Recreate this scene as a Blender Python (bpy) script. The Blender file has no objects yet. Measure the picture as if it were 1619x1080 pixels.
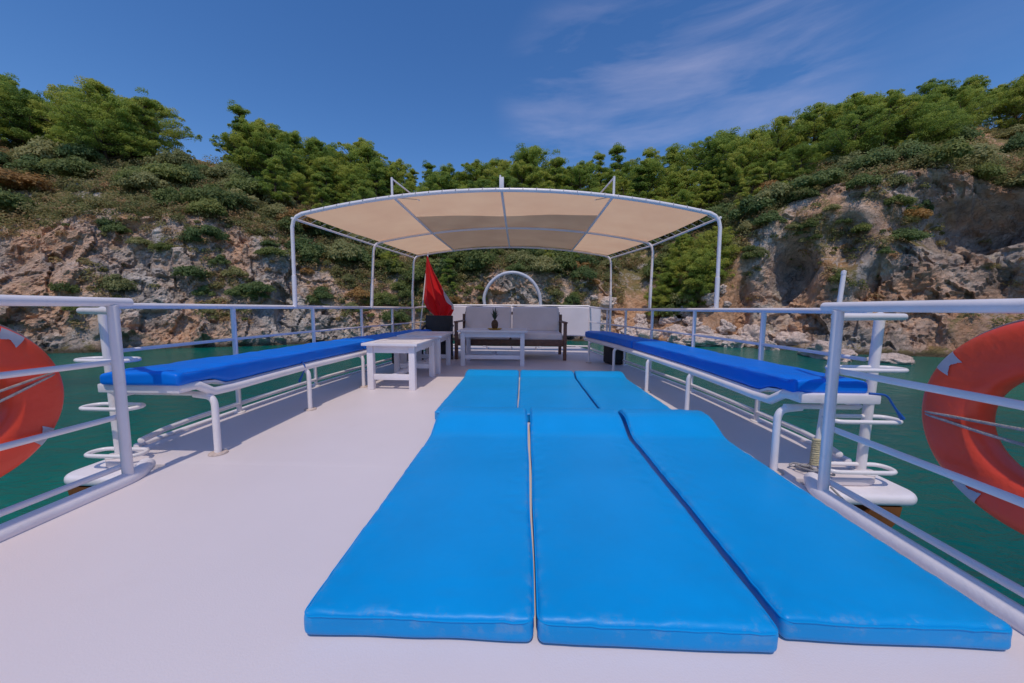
import bpy, bmesh, math, random
import numpy as np
from mathutils import Vector, Matrix, noise
R = math.radians
random.seed(7); rng = np.random.default_rng(7)
S = bpy.context.scene
COL = S.collection

# ------------------------------------------------------------------ camera
cam_d = bpy.data.cameras.new('camera'); cam = bpy.data.objects.new('camera', cam_d); COL.objects.link(cam)
cam_d.sensor_width = 36; cam_d.lens = 36*560/1619; cam_d.clip_start = 0.05; cam_d.clip_end = 3000
psi, pit, rol = R(1.9), math.atan(52/560), R(0.4)
fw = Vector((-math.sin(psi)*math.cos(pit), math.cos(psi)*math.cos(pit), -math.sin(pit)))
r0 = fw.cross(Vector((0,0,1))).normalized(); u0 = r0.cross(fw)
rt = math.cos(rol)*r0 + math.sin(rol)*u0; up = rt.cross(fw)
cam.matrix_world = Matrix(((rt.x,up.x,-fw.x,0),(rt.y,up.y,-fw.y,0),(rt.z,up.z,-fw.z,1.0),(0,0,0,1)))
S.camera = cam

# ------------------------------------------------------------------ world, sun
SUN_EL, SUN_AZ = 64.5, 180.5          # sun stands behind the camera, high
W = bpy.data.worlds.new('World'); S.world = W; W.use_nodes = True
nt = W.node_tree; nt.nodes.clear(); N = nt.nodes.new; L = nt.links.new
out = N('ShaderNodeOutputWorld'); bg = N('ShaderNodeBackground'); bg.inputs[1].default_value = 0.15
sky = N('ShaderNodeTexSky'); sky.sky_type = 'NISHITA'; sky.sun_disc = False
sky.sun_elevation = R(SUN_EL); sky.sun_rotation = R(SUN_AZ); sky.ozone_density = 3.0; sky.dust_density = 0.3; sky.air_density = 1.0
hs = N('ShaderNodeHueSaturation'); hs.inputs['Hue'].default_value = .508; hs.inputs['Saturation'].default_value = 1.27; hs.inputs['Value'].default_value = 1.06
L(sky.outputs[0], hs.inputs['Color'])
# thin cirrus streaks, a function of the direction of the sky only
tc = N('ShaderNodeTexCoord'); mp = N('ShaderNodeMapping'); mp.inputs['Rotation'].default_value = (0, R(16), R(-20)); mp.inputs['Scale'].default_value = (1.3, 1.3, 7.5)
nz = N('ShaderNodeTexNoise'); nz.inputs['Scale'].default_value = 1.9; nz.inputs['Detail'].default_value = 7; nz.inputs['Roughness'].default_value = .58; nz.inputs['Distortion'].default_value = .35
L(tc.outputs['Generated'], mp.inputs[0]); L(mp.outputs[0], nz.inputs['Vector'])
rp = N('ShaderNodeValToRGB'); rp.color_ramp.elements[0].position = .42; rp.color_ramp.elements[1].position = .80
L(nz.outputs['Fac'], rp.inputs[0])
def band(d, w0, w1):                 # soft patch round a direction
    v = Vector(d).normalized(); dt = N('ShaderNodeVectorMath'); dt.operation = 'DOT_PRODUCT'; L(tc.outputs['Generated'], dt.inputs[0]); dt.inputs[1].default_value = v
    m = N('ShaderNodeMapRange'); m.interpolation_type = 'SMOOTHSTEP'; m.inputs['From Min'].default_value = w0; m.inputs['From Max'].default_value = w1; L(dt.outputs['Value'], m.inputs['Value']); return m.outputs[0]
def mth(op, a, b):
    m = N('ShaderNodeMath'); m.operation = op; m.use_clamp = (op == 'ADD')
    for i, x in enumerate((a, b)):
        if isinstance(x, (int, float)): m.inputs[i].default_value = x
        else: L(x, m.inputs[i])
    return m.outputs[0]
msk = mth('ADD', mth('ADD', mth('MULTIPLY', band((.18, 1, .53), .970, .998), .9), band((.52, 1, .57), .968, .998)), mth('MULTIPLY', band((1.11, 1, .76), .95, .995), .18))
cf = mth('MULTIPLY', mth('MULTIPLY', rp.outputs[0], msk), .30)
mx = N('ShaderNodeMixRGB'); L(cf, mx.inputs[0]); L(hs.outputs[0], mx.inputs[1]); mx.inputs[2].default_value = (5.6, 5.2, 6.6, 1)
L(mx.outputs[0], bg.inputs[0]); L(bg.outputs[0], out.inputs[0])

sd = bpy.data.lights.new('sun', 'SUN'); sun = bpy.data.objects.new('sun', sd); COL.objects.link(sun)
sd.energy = 2.4; sd.angle = R(.53); sd.color = (1, .88, .74)
az, el = R(SUN_AZ), R(SUN_EL)
sdir = Vector((math.sin(az)*math.cos(el), math.cos(az)*math.cos(el), math.sin(el)))
sun.rotation_euler = sdir.to_track_quat('Z', 'Y').to_euler()
S.view_settings.view_transform = 'Standard'; S.view_settings.look = 'None'; S.view_settings.exposure = -0.22; S.view_settings.gamma = 1
S.view_settings.use_curve_mapping = False
S.render.engine = 'CYCLES'

# ------------------------------------------------------------------ materials
def newmat(name):
    m = bpy.data.materials.new(name); m.use_nodes = True; t = m.node_tree
    return m, t, t.nodes.new, t.links.new, t.nodes['Principled BSDF']
def paint(name, base, rough=.4, var=.06, scale=3.0, bump=.15, bscale=60, coat=0, dirt=None, dirt_amt=0, coord='Object', spec=.5):
    m, t, n, l, b = newmat(name)
    tc = n('ShaderNodeTexCoord'); a = n('ShaderNodeTexNoise'); a.inputs['Scale'].default_value = scale; a.inputs['Detail'].default_value = 6; l(tc.outputs[coord], a.inputs['Vector'])
    r = n('ShaderNodeValToRGB'); e = r.color_ramp.elements
    e[0].position = .3; e[1].position = .7
    e[0].color = (*[c*(1-var) for c in base], 1); e[1].color = (*[min(1, c*(1+var)) for c in base], 1)
    l(a.outputs['Fac'], r.inputs[0]); colr = r.outputs[0]
    if dirt:
        d = n('ShaderNodeTexNoise'); d.inputs['Scale'].default_value = scale*2.7; d.inputs['Detail'].default_value = 9; d.inputs['Roughness'].default_value = .7; l(tc.outputs[coord], d.inputs['Vector'])
        dr = n('ShaderNodeMapRange'); dr.inputs['From Min'].default_value = .58; dr.inputs['From Max'].default_value = .8; dr.inputs['To Max'].default_value = dirt_amt; l(d.outputs['Fac'], dr.inputs['Value'])
        x = n('ShaderNodeMixRGB'); l(dr.outputs[0], x.inputs[0]); l(colr, x.inputs[1]); x.inputs[2].default_value = (*dirt, 1); colr = x.outputs[0]
    l(colr, b.inputs['Base Color']); b.inputs['Roughness'].default_value = rough; b.inputs['Coat Weight'].default_value = coat
    b.inputs['Specular IOR Level'].default_value = spec
    if bump:
        c = n('ShaderNodeTexNoise'); c.inputs['Scale'].default_value = bscale; c.inputs['Detail'].default_value = 4; l(tc.outputs[coord], c.inputs['Vector'])
        bp = n('ShaderNodeBump'); bp.inputs['Strength'].default_value = bump; bp.inputs['Distance'].default_value = .01; l(c.outputs['Fac'], bp.inputs['Height']); l(bp.outputs[0], b.inputs['Normal'])
    return m
M = {}
M['deck'] = paint('deck_paint', (.745, .665, .675), .50, .03, 1.1, .10, 160, dirt=(.66, .56, .54), dirt_amt=.25)
M['white'] = paint('white_gloss_paint', (.90, .84, .84), .28, .05, 5, .12, 25, dirt=(.50, .42, .34), dirt_amt=.35)
M['white_wood'] = paint('white_painted_wood', (.88, .82, .84), .38, .06, 4, .25, 30, dirt=(.5, .45, .42), dirt_amt=.3)
M['hull_wood'] = paint('brown_hull_wood', (.22, .075, .02), .45, .25, 9, .4, 30)
M['wood'] = paint('dark_brown_wood', (.17, .075, .048), .4, .25, 14, .3, 60)
M['orange'] = paint('ring_orange', (1.0, .085, .035), .42, .10, 6, .25, 35, dirt=(.75, .16, .09), dirt_amt=.5)
M['patch'] = paint('reflective_patch', (.45, .47, .55), .35, .08, 20, .1, 60)
M['rope'] = paint('grey_rope', (.38, .36, .36), .8, .2, 60, .8, 180)
M['yellow_rope'] = paint('yellow_cord', (.66, .56, .34), .8, .2, 60, .8, 180)
M['steel'] = paint('dull_grey_metal', (.60, .61, .66), .45, .1, 8, .1, 40)
M['grey_cloth'] = paint('grey_cushion_cloth', (.86, .75, .72), .85, .06, 3, .35, 260)
M['banner'] = paint('pale_banner_sheet', (.80, .76, .84), .6, .05, 3, .2, 14)
M['black'] = paint('black_case', (.010, .010, .013), .55, .3, 10, .4, 120)
M['rattan'] = paint('black_rattan', (.02, .02, .025), .5, .3, 10, .9, 90)
M['yellow'] = paint('yellow_plate', (.60, .38, .04), .4, .1, 10, .1)
M['pine_skin'] = paint('pineapple_skin', (.09, .045, .02), .6, .4, 40, 1, 90)
M['leaf'] = paint('pineapple_leaf', (.025, .05, .025), .5, .3, 20, .1)
M['strap'] = paint('blue_tie', (.01, .10, .42), .6, .15, 30, .3)

def vinyl(name, base, wear=True):
    m, t, n, l, b = newmat(name)
    tc = n('ShaderNodeTexCoord')
    a = n('ShaderNodeTexNoise'); a.inputs['Scale'].default_value = 2.2; a.inputs['Detail'].default_value = 5; l(tc.outputs['Object'], a.inputs['Vector'])
    r = n('ShaderNodeValToRGB'); e = r.color_ramp.elements; e[0].position = .3; e[1].position = .72
    e[0].color = (*[c*.94 for c in base], 1); e[1].color = (*[c*1.06 for c in base], 1); l(a.outputs['Fac'], r.inputs[0]); colr = r.outputs[0]
    if wear:   # scuffs where the vinyl is rubbed: along the seams (vertex attribute), broken up by noise
        at = n('ShaderNodeAttribute'); at.attribute_name = 'wear'
        w = n('ShaderNodeTexNoise'); w.inputs['Scale'].default_value = 13; w.inputs['Detail'].default_value = 10; w.inputs['Roughness'].default_value = .75; l(tc.outputs['Object'], w.inputs['Vector'])
        mr = n('ShaderNodeMapRange'); mr.inputs['From Min'].default_value = .50; mr.inputs['From Max'].default_value = .72; l(w.outputs['Fac'], mr.inputs['Value'])
        mm = n('ShaderNodeMath'); mm.operation = 'MULTIPLY'; l(at.outputs['Fac'], mm.inputs[0]); l(mr.outputs[0], mm.inputs[1])
        x = n('ShaderNodeMixRGB'); l(mm.outputs[0], x.inputs[0]); l(colr, x.inputs[1]); x.inputs[2].default_value = (.25, .38, .55, 1); colr = x.outputs[0]
    l(colr, b.inputs['Base Color']); b.inputs['Roughness'].default_value = .40; b.inputs['Specular IOR Level'].default_value = .25
    c = n('ShaderNodeTexNoise'); c.inputs['Scale'].default_value = 3.5; c.inputs['Detail'].default_value = 5; c.inputs['Distortion'].default_value = .8; l(tc.outputs['Object'], c.inputs['Vector'])
    bp = n('ShaderNodeBump'); bp.inputs['Strength'].default_value = .35; bp.inputs['Distance'].default_value = .012; l(c.outputs['Fac'], bp.inputs['Height'])
    c2 = n('ShaderNodeTexNoise'); c2.inputs['Scale'].default_value = 400; l(tc.outputs['Object'], c2.inputs['Vector'])
    b2 = n('ShaderNodeBump'); b2.inputs['Strength'].default_value = .12; b2.inputs['Distance'].default_value = .002; l(c2.outputs['Fac'], b2.inputs['Height']); l(bp.outputs[0], b2.inputs['Normal']); l(b2.outputs[0], b.inputs['Normal'])
    return m
M['mat'] = vinyl('blue_vinyl_mat', (.0005, .315, .74))
M['cushion'] = vinyl('blue_vinyl_cushion', (.002, .185, .78))

def cloth(name, base, trans, fac):
    m, t, n, l, b = newmat(name); t.nodes.remove(b)
    tc = n('ShaderNodeTexCoord'); a = n('ShaderNodeTexNoise'); a.inputs['Scale'].default_value = 2.5; a.inputs['Detail'].default_value = 6; l(tc.outputs['Object'], a.inputs['Vector'])
    def c(cc):
        r = n('ShaderNodeValToRGB'); e = r.color_ramp.elements; e[0].position = .3; e[1].position = .7
        e[0].color = (*[x*.93 for x in cc], 1); e[1].color = (*[min(1, x*1.06) for x in cc], 1); l(a.outputs['Fac'], r.inputs[0]); return r.outputs[0]
    d = n('ShaderNodeBsdfDiffuse'); tr = n('ShaderNodeBsdfTranslucent'); mix = n('ShaderNodeMixShader'); mix.inputs[0].default_value = fac
    l(c(base), d.inputs[0]); l(c(trans), tr.inputs[0]); l(d.outputs[0], mix.inputs[1]); l(tr.outputs[0], mix.inputs[2]); l(mix.outputs[0], t.nodes['Material Output'].inputs[0])
    return m
M['awning'] = cloth('beige_awning_cloth', (.62, .40, .25), (1.0, .62, .37), .62)
M['shadow_grey'] = cloth('shadow_sheet_cloth', (.55, .55, .58), (.66, .74, .82), .50)
M['rust'] = paint('rusty_white_flange', (.62, .50, .44), .6, .25, 40, .4, 120, dirt=(.30, .13, .05), dirt_amt=.9)

# ------------------------------------------------------------------ mesh helpers
def link(o, parent=None):
    COL.objects.link(o)
    if parent is not None: o.parent = parent
    return o
def tag(o, label=None, cat=None, group=None, kind=None):
    if label: o['label'] = label
    if cat: o['category'] = cat
    if group: o['group'] = group
    if kind: o['kind'] = kind
    return o
def empty(name, loc=(0,0,0), **k):
    o = bpy.data.objects.new(name, None); o.location = loc; o.empty_display_size = .1; link(o); tag(o, **k); return o
class MB:
    def __init__(s): s.v = []; s.f = []
    def add(s, vs, fs):
        k = len(s.v); s.v += [tuple(p) for p in vs]; s.f += [tuple(i+k for i in f) for f in fs]; return s
    def tube(s, pts, r, seg=12, closed=False, caps=True):
        pts = [Vector(p) for p in pts]; n = len(pts); rings = []
        rr = r if isinstance(r, (list, tuple)) else [r]*n
        prev = None
        for i in range(n):
            if closed: t = (pts[(i+1)%n]-pts[i-1]).normalized()
            else: t = (pts[min(i+1,n-1)]-pts[max(i-1,0)]).normalized()
            if prev is None:
                a = Vector((0,0,1)) if abs(t.z) < .9 else Vector((1,0,0)); u = t.cross(a).normalized()
            else: u = (prev - t*prev.dot(t)).normalized()
            prev = u; w = t.cross(u)
            rings.append([pts[i] + rr[i]*(math.cos(2*math.pi*k/seg)*u + math.sin(2*math.pi*k/seg)*w) for k in range(seg)])
        vs = [p for ring in rings for p in ring]; fs = []
        m = n if closed else n-1
        for i in range(m):
            j = (i+1) % n
            for k in range(seg): fs.append((i*seg+k, i*seg+(k+1)%seg, j*seg+(k+1)%seg, j*seg+k))
        if caps and not closed:
            for i, sgn in ((0,-1),(n-1,1)):                     # little domed end
                t = (pts[min(i+1,n-1)]-pts[max(i-1,0)]).normalized()*sgn
                c = len(vs); vs.append(pts[i]+t*rr[i]*.5)
                for k in range(seg): fs.append((c, i*seg+(k+1)%seg, i*seg+k) if sgn < 0 else (c, i*seg+k, i*seg+(k+1)%seg))
        return s.add(vs, fs)
    def box(s, c, size, bev=.004, seg=2, rot=None):
        bm = bmesh.new(); bmesh.ops.create_cube(bm, size=1)
        bmesh.ops.scale(bm, vec=Vector(size), verts=bm.verts)
        if bev: bmesh.ops.bevel(bm, geom=bm.edges[:], offset=min(bev, min(size)*.45), segments=seg, profile=.6, affect='EDGES')
        if rot is not None: bmesh.ops.rotate(bm, cent=(0,0,0), matrix=rot, verts=bm.verts)
        bmesh.ops.translate(bm, vec=Vector(c), verts=bm.verts)
        bm.verts.ensure_lookup_table(); vs = [v.co.copy() for v in bm.verts]; fs = [[v.index for v in f.verts] for f in bm.faces]; bm.free()
        return s.add(vs, fs)
    def prism(s, poly, z0, z1, bev=.01, seg=3):
        bm = bmesh.new(); a = [bm.verts.new((x,y,z0)) for x,y in poly]; b = [bm.verts.new((x,y,z1)) for x,y in poly]; n = len(poly)
        bm.faces.new(a[::-1]); top = bm.faces.new(b)
        for i in range(n): bm.faces.new((a[i], a[(i+1)%n], b[(i+1)%n], b[i]))
        bmesh.ops.recalc_face_normals(bm, faces=bm.faces)
        if bev:
            es = [e for e in bm.edges if abs(e.verts[0].co.z-e.verts[1].co.z) < 1e-6]
            bmesh.ops.bevel(bm, geom=es, offset=bev, segments=seg, profile=.5, affect='EDGES')
        bm.verts.ensure_lookup_table(); vs = [v.co.copy() for v in bm.verts]; fs = [[v.index for v in f.verts] for f in bm.faces]; bm.free()
        return s.add(vs, fs)
    def lathe(s, prof, seg=24, c=(0,0,0)):
        vs = [(c[0]+r*math.cos(2*math.pi*k/seg), c[1]+r*math.sin(2*math.pi*k/seg), c[2]+z) for r, z in prof for k in range(seg)]
        fs = [(i*seg+k, i*seg+(k+1)%seg, (i+1)*seg+(k+1)%seg, (i+1)*seg+k) for i in range(len(prof)-1) for k in range(seg)]
        return s.add(vs, fs)
    def build(s, name, m, parent=None, smooth=True, angle=38, **k):
        me = bpy.data.meshes.new(name); me.from_pydata([tuple(p) for p in s.v], [], s.f); me.materials.append(M[m] if isinstance(m, str) else m)
        me.update()
        if smooth:
            me.polygons.foreach_set('use_smooth', [True]*len(me.polygons))
            me.set_sharp_from_angle(angle=R(angle))
        o = bpy.data.objects.new(name, me); link(o, parent); tag(o, **k); return o
def rbox(size, r, n=(10,10,4), fn=None):
    """rounded soft box centred on x,y with its bottom at z=0; fn moves the points"""
    hx, hy, hz = size[0]/2, size[1]/2, size[2]/2
    def ax(h, k):
        inner = h-r; return [-h+r*(1-math.cos(a*math.pi/8)) for a in range(4)] + [-inner+2*inner*i/k for i in range(k+1)] + [h-r*(1-math.cos((3-a)*math.pi/8)) for a in range(4)]
    A = [ax(hx, n[0]), ax(hy, n[1]), ax(hz, n[2])]; idx = {}; vs = []; fs = []
    def vid(i, j, k):
        key = (i,j,k)
        if key not in idx:
            p = Vector((A[0][i], A[1][j], A[2][k])); q = Vector([max(-h+r, min(h-r, c)) for c, h in zip(p, (hx,hy,hz))]); d = p-q
            if d.length > 1e-9: p = q + d.normalized()*r
            p.z += hz
            if fn: p = fn(p)
            idx[key] = len(vs); vs.append(p)
        return idx[key]
    nx, ny, nz_ = [len(a)-1 for a in A]
    for i in range(nx):
        for j in range(ny):
            fs.append((vid(i,j,nz_), vid(i+1,j,nz_), vid(i+1,j+1,nz_), vid(i,j+1,nz_))); fs.append((vid(i,j,0), vid(i,j+1,0), vid(i+1,j+1,0), vid(i+1,j,0)))
    for i in range(nx):
        for k in range(nz_):
            fs.append((vid(i,0,k), vid(i+1,0,k), vid(i+1,0,k+1), vid(i,0,k+1))); fs.append((vid(i,ny,k), vid(i,ny,k+1), vid(i+1,ny,k+1), vid(i+1,ny,k)))
    for j in range(ny):
        for k in range(nz_):
            fs.append((vid(0,j,k), vid(0,j,k+1), vid(0,j+1,k+1), vid(0,j+1,k))); fs.append((vid(nx,j,k), vid(nx,j+1,k), vid(nx,j+1,k+1), vid(nx,j,k+1)))
    return vs, fs
def lerp(tab, y):
    if y <= tab[0][0]: return tab[0][1]
    for (a, b), (c, d) in zip(tab, tab[1:]):
        if y <= c:
            t = (y-a)/(c-a); return b+(d-b)*t
    return tab[-1][1]
def smooth_tab(tab, n=40):
    ys = np.linspace(tab[0][0], tab[-1][0], n); v = np.array([lerp(tab, y) for y in ys])
    for _ in range(3): v[1:-1] = (v[:-2]+v[1:-1]*2+v[2:])/4
    return list(zip(ys.tolist(), v.tolist()))
def arc(c, r, a0, a1, n, u, w):
    c, u, w = Vector(c), Vector(u), Vector(w)
    return [c + r*(math.cos(a0+(a1-a0)*i/n)*u + math.sin(a0+(a1-a0)*i/n)*w) for i in range(n+1)]
def fillet(pts, r=.06, n=6):
    pts = [Vector(p) for p in pts]; o = [pts[0]]
    for a, b, c in zip(pts, pts[1:], pts[2:]):
        d1 = (a-b); d2 = (c-b); k = min(r, d1.length*.45, d2.length*.45); p, q = b+d1.normalized()*k, b+d2.normalized()*k
        for i in range(n+1):
            t = i/n; o.append(p*(1-t)**2 + b*2*t*(1-t) + q*t*t)
    o.append(pts[-1]); return o

# ------------------------------------------------------------------ the cove: hillside all round, water
WZ = -2.6
PROF = [(-170,[(60,-2.6),(66,7),(76,13),(95,20)]),(-110,[(52,-2.6),(58,7),(68,13),(90,21)]),(-80,[(46,-2.6),(52,7),(62,13),(84,22)]),
(-56.0,[(43.7,-2.6),(51.0,6.0),(61.4,12.2),(80.4,22.2)]),(-52.4,[(42.4,-2.6),(49.0,8.1),(59.4,13.4),(75.4,21.8)]),(-50.4,[(42.0,-2.6),(48.3,9.1),(58.3,14.1),(72.1,21.5)]),
(-47.7,[(42.0,-2.6),(48.0,8.7),(56.7,14.1),(69.8,21.0)]),(-44.7,[(41.8,-2.6),(46.8,9.5),(55.1,13.7),(67.6,20.6)]),(-41.4,[(40.8,-2.6),(45.6,9.2),(53.5,14.1),(62.7,19.9)]),
(-35.8,[(40.0,-2.6),(44.6,7.4),(53.1,13.5),(64.1,20.6)]),(-30.0,[(40.2,-2.6),(44.1,4.1),(53.3,12.0),(67.0,20.0)]),(-21.9,[(40.0,-2.6),(43.8,3.6),(51.8,11.5),(66.8,19.3)]),
(-12.8,[(40.0,-2.6),(43.1,2.7),(51.3,10.3),(67.7,19.3)]),(-3.0,[(40.1,-2.6),(43.1,5.7),(50.1,10.0),(64.1,19.8)]),(4.9,[(40.2,-2.6),(43.2,4.6),(49.2,8.5),(64.2,20.0)]),
(11.5,[(40.4,-2.6),(44.0,3.9),(51.1,7.8),(65.3,20.2)]),(16.1,[(40.8,-2.6),(47.0,0.2),(54.2,8.1),(65.6,19.5)]),(22.9,[(40.5,-2.6),(45.9,-0.5),(54.5,8.7),(67.3,20.0)]),
(28.3,[(40.8,-2.6),(44.6,3.7),(52.4,12.0),(68.1,21.2)]),(31.8,[(41.2,-2.6),(44.9,9.1),(53.1,14.7),(68.2,21.4)]),(38.0,[(40.2,-2.6),(45.8,12.5),(54.6,16.8),(69.8,22.0)]),
(43.2,[(40.9,-2.6),(46.8,13.2),(57.7,17.2),(71.3,22.5)]),(47.5,[(42.9,-2.6),(49.1,13.5),(60.9,18.0),(77.0,25.2)]),(51.8,[(45.5,-2.6),(52.4,11.7),(65.2,17.5),(87.4,28.1)]),
(58,[(47,-2.6),(54,12),(67,18),(90,30)]),(80,[(50,-2.6),(57,12),(70,18),(90,30)]),(120,[(58,-2.6),(64,10),(76,16),(95,26)]),(170,[(60,-2.6),(66,7),(76,13),(95,20)])]
PTH = np.array([p[0] for p in PROF]); PR = np.array([[k[0] for k in p[1]] for p in PROF]); PZ = np.array([[k[1] for k in p[1]] for p in PROF])
def knots(th):
    r = [np.mean([np.interp(th+d, PTH, PR[:,i]) for d in (-1.5,0,1.5)]) for i in range(4)]
    z = [np.mean([np.interp(th+d, PTH, PZ[:,i]) for d in (-1.5,0,1.5)]) for i in range(4)]
    return [r[0]-6]+[r[0]]+r[1:]+[r[3]+12, r[3]+90], [-5.5]+[z[0]]+z[1:]+[z[3]+1.0, z[3]-4]
KV = [0, .06, .5, .68, .86, .93, 1.0]
CAVES = [(49.5, 8.8, 5.2, 2.3, 4.6), (36.2, 4.8, 2.3, 3.6, 3.4), (44.5, 2.5, 3.0, 3.0, 1.6), (31.0, 1.0, 1.0, 3.5, 1.6), (55, 3.0, 4, 2.5, 2.0), (40.5, 7.5, 2.2, 2.6, 2.2), (-34.5, 1.0, 1.2, 2.6, 1.4), (-45, 3.2, 1.2, 2.5, 1.0), (-6.5, 1.0, .9, 2.6, 1.6)]
def facet(P, sc, amp, tilt, zs):
    w = noise.noise_vector(P*sc*.9)*.35; q = Vector((P.x*sc, P.y*sc, (P.z+P.x*.25)*sc*zs))+w; c = noise.voronoi(q)[1][0]; h = c*7.31
    return amp*noise.noise(h)+tilt*(q-c).dot(noise.noise_vector(h+Vector((3,5,7))))
def patch(th, v): return noise.fractal(Vector((th*.13, v*3.6, 2.3)), 1, 2, 3) - .55*math.exp(-((th+19)/11)**4)*max(0, min(1, (v-.2)/.1))
def terr(th, v):
    r, z = knots(th); rho = float(np.interp(v, KV, r)); zz = float(np.interp(v, KV, z)); a = R(th); s, c = math.sin(a), math.cos(a)
    P = Vector((rho*s, rho*c, zz))
    cl = max(0, min(1, (v-.055)/.03))*max(0, min(1, (.56-v)/.08))       # how much of a cliff
    sl = max(0, min(1, (v-.5)/.1))
    gully = math.exp(-((th-22.3)/9.3)**6)
    pt = patch(th, v); pt = max(0, min(1, (pt+.32)/.3)); cl *= (1-.75*min(1, gully))*(.3+.7*pt)
    d = 0
    if cl > 0:
        q = Vector((P.x*.13, P.y*.13, P.z*.07)); d += (noise.ridged_multi_fractal(q, .9, 2.1, 3, 1.0, 2.0)-1.2)*1.3
        d += facet(P, .30, 1.5, 1.1, .75) + facet(P, .80, .75, .75, .7) + facet(P, 2.1, .30, .32, 1.0)
        d += noise.fractal(P*2.5, .8, 2.1, 3)*.12
        for t0, z0, rt_, rz, dep in CAVES:
            e = ((th-t0)/rt_)**2 + ((zz-z0)/rz)**2
            if e < 2.5: d -= dep*math.exp(-(e**2)*1.3)/max(cl, .3)
        d *= cl
    base = noise.fractal(P*.12, 1, 2, 4)*1.0*sl + noise.fractal(P*.7, .8, 2, 4)*.28*max(sl, .25*(v > .05))
    P.z += base + d*.22; rr = d
    P.x -= rr*s; P.y -= rr*c
    if th > 33: rec = 1.6*min(1, (th-33)/3)*cl; P.x += rec*s; P.y += rec*c
    if gully > .2 and .06 < v < .6:
        P.z += noise.fractal(P*.5, .9, 2, 4)*.5*min(1, gully)
    return P, cl, min(1, gully)*max(0, min(1, (v-.04)/.05))*max(0, 1-sl)
TH = np.concatenate([np.arange(-170, -64, 2.5), np.arange(-64, 62, .17), np.arange(62, 171, 2.5)])
VV = np.concatenate([np.linspace(0, .055, 5), np.linspace(.06, .56, 96), np.linspace(.57, .93, 66), np.linspace(.94, 1, 5)])
def hillside():
    vs = []; rk = []; gl = []; dk = []
    for th in TH:
        for v in VV:
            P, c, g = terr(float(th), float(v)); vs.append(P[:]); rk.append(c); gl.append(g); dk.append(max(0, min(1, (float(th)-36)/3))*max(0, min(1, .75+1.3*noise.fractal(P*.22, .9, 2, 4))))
    n = len(VV); fs = [(i*n+j, (i+1)*n+j, (i+1)*n+j+1, i*n+j+1) for i in range(len(TH)-1) for j in range(n-1)]
    me = bpy.data.meshes.new('hillside'); me.from_pydata(vs, [], fs); me.update()
    me.polygons.foreach_set('use_smooth', [True]*len(me.polygons))
    rr = np.array(rk).reshape(len(TH), n); fl = rr[:-1,:-1].ravel() < .35; me.polygons.foreach_set('use_smooth', fl.tolist())
    for nm, dat in (('rock', rk), ('soil', gl), ('stain_shade', dk)):
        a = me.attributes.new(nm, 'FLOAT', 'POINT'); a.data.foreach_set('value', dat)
    o = bpy.data.objects.new('hillside', me); link(o); o['kind'] = 'structure'; return o

def rock_nodes(n, l, vec):
    """limestone colour: grey, buff, pink and rust patches with dark water stains"""
    def nse(sc, det=8, ro=.6, dis=0, sxyz=None):
        a = n('ShaderNodeTexNoise'); a.inputs['Scale'].default_value = sc; a.inputs['Detail'].default_value = det; a.inputs['Roughness'].default_value = ro; a.inputs['Distortion'].default_value = dis
        if sxyz:
            mp = n('ShaderNodeMapping'); mp.inputs['Scale'].default_value = sxyz; l(vec, mp.inputs[0]); l(mp.outputs[0], a.inputs['Vector'])
        else: l(vec, a.inputs['Vector'])
        return a.outputs['Fac']
    r = n('ShaderNodeValToRGB'); cr = r.color_ramp; e = cr.elements; e[0].position = .32; e[1].position = .70
    e[0].color = (.26, .24, .225, 1); e[1].color = (.88, .79, .70, 1); a = e.new(.43); a.color = (.48, .43, .39, 1); a = e.new(.55); a.color = (.67, .57, .49, 1)
    l(nse(.55, 10, .68, .4), r.inputs[0])
    o = n('ShaderNodeMapRange'); o.inputs['From Min'].default_value = .43; o.inputs['From Max'].default_value = .60; o.inputs['To Max'].default_value = .85; l(nse(.16, 6, .62, .3), o.inputs['Value'])
    x = n('ShaderNodeMixRGB'); l(o.outputs[0], x.inputs[0]); l(r.outputs[0], x.inputs[1]); x.inputs[2].default_value = (.80, .47, .28, 1)
    s = n('ShaderNodeMapRange'); s.inputs['From Min'].default_value = .52; s.inputs['From Max'].default_value = .70; s.inputs['To Max'].default_value = .6; l(nse(.5, 8, .6, .6, (1, 1, .35)), s.inputs['Value'])
    y = n('ShaderNodeMixRGB'); l(s.outputs[0], y.inputs[0]); l(x.outputs[0], y.inputs[1]); y.inputs[2].default_value = (.16, .145, .15, 1)
    return y.outputs[0], nse
def rock_bump(n, l, nse, vec, b):
    v = n('ShaderNodeTexVoronoi'); v.feature = 'DISTANCE_TO_EDGE'; v.inputs['Scale'].default_value = 1.4; mp = n('ShaderNodeMapping'); mp.inputs['Scale'].default_value = (1,1,1.8)
    wn = n('ShaderNodeTexNoise'); wn.inputs['Scale'].default_value = 1.3; wn.inputs['Detail'].default_value = 6; l(vec, wn.inputs['Vector'])
    ad = n('ShaderNodeVectorMath'); ad.operation = 'MULTIPLY_ADD'; l(wn.outputs['Color'], ad.inputs[0]); ad.inputs[1].default_value = (1.3,1.3,1.3); l(vec, ad.inputs[2])
    l(ad.outputs[0], mp.inputs[0]); l(mp.outputs[0], v.inputs['Vector'])
    cr = n('ShaderNodeMapRange'); cr.inputs['From Max'].default_value = .12; l(v.outputs['Distance'], cr.inputs['Value'])
    b1 = n('ShaderNodeBump'); b1.inputs['Strength'].default_value = .6; b1.inputs['Distance'].default_value = .18; l(cr.outputs[0], b1.inputs['Height'])
    b2 = n('ShaderNodeBump'); b2.inputs['Strength'].default_value = .9; b2.inputs['Distance'].default_value = .45; l(nse(1.6, 12, .72, .3), b2.inputs['Height']); l(b1.outputs[0], b2.inputs['Normal'])
    l(b2.outputs[0], b.inputs['Normal'])
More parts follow.
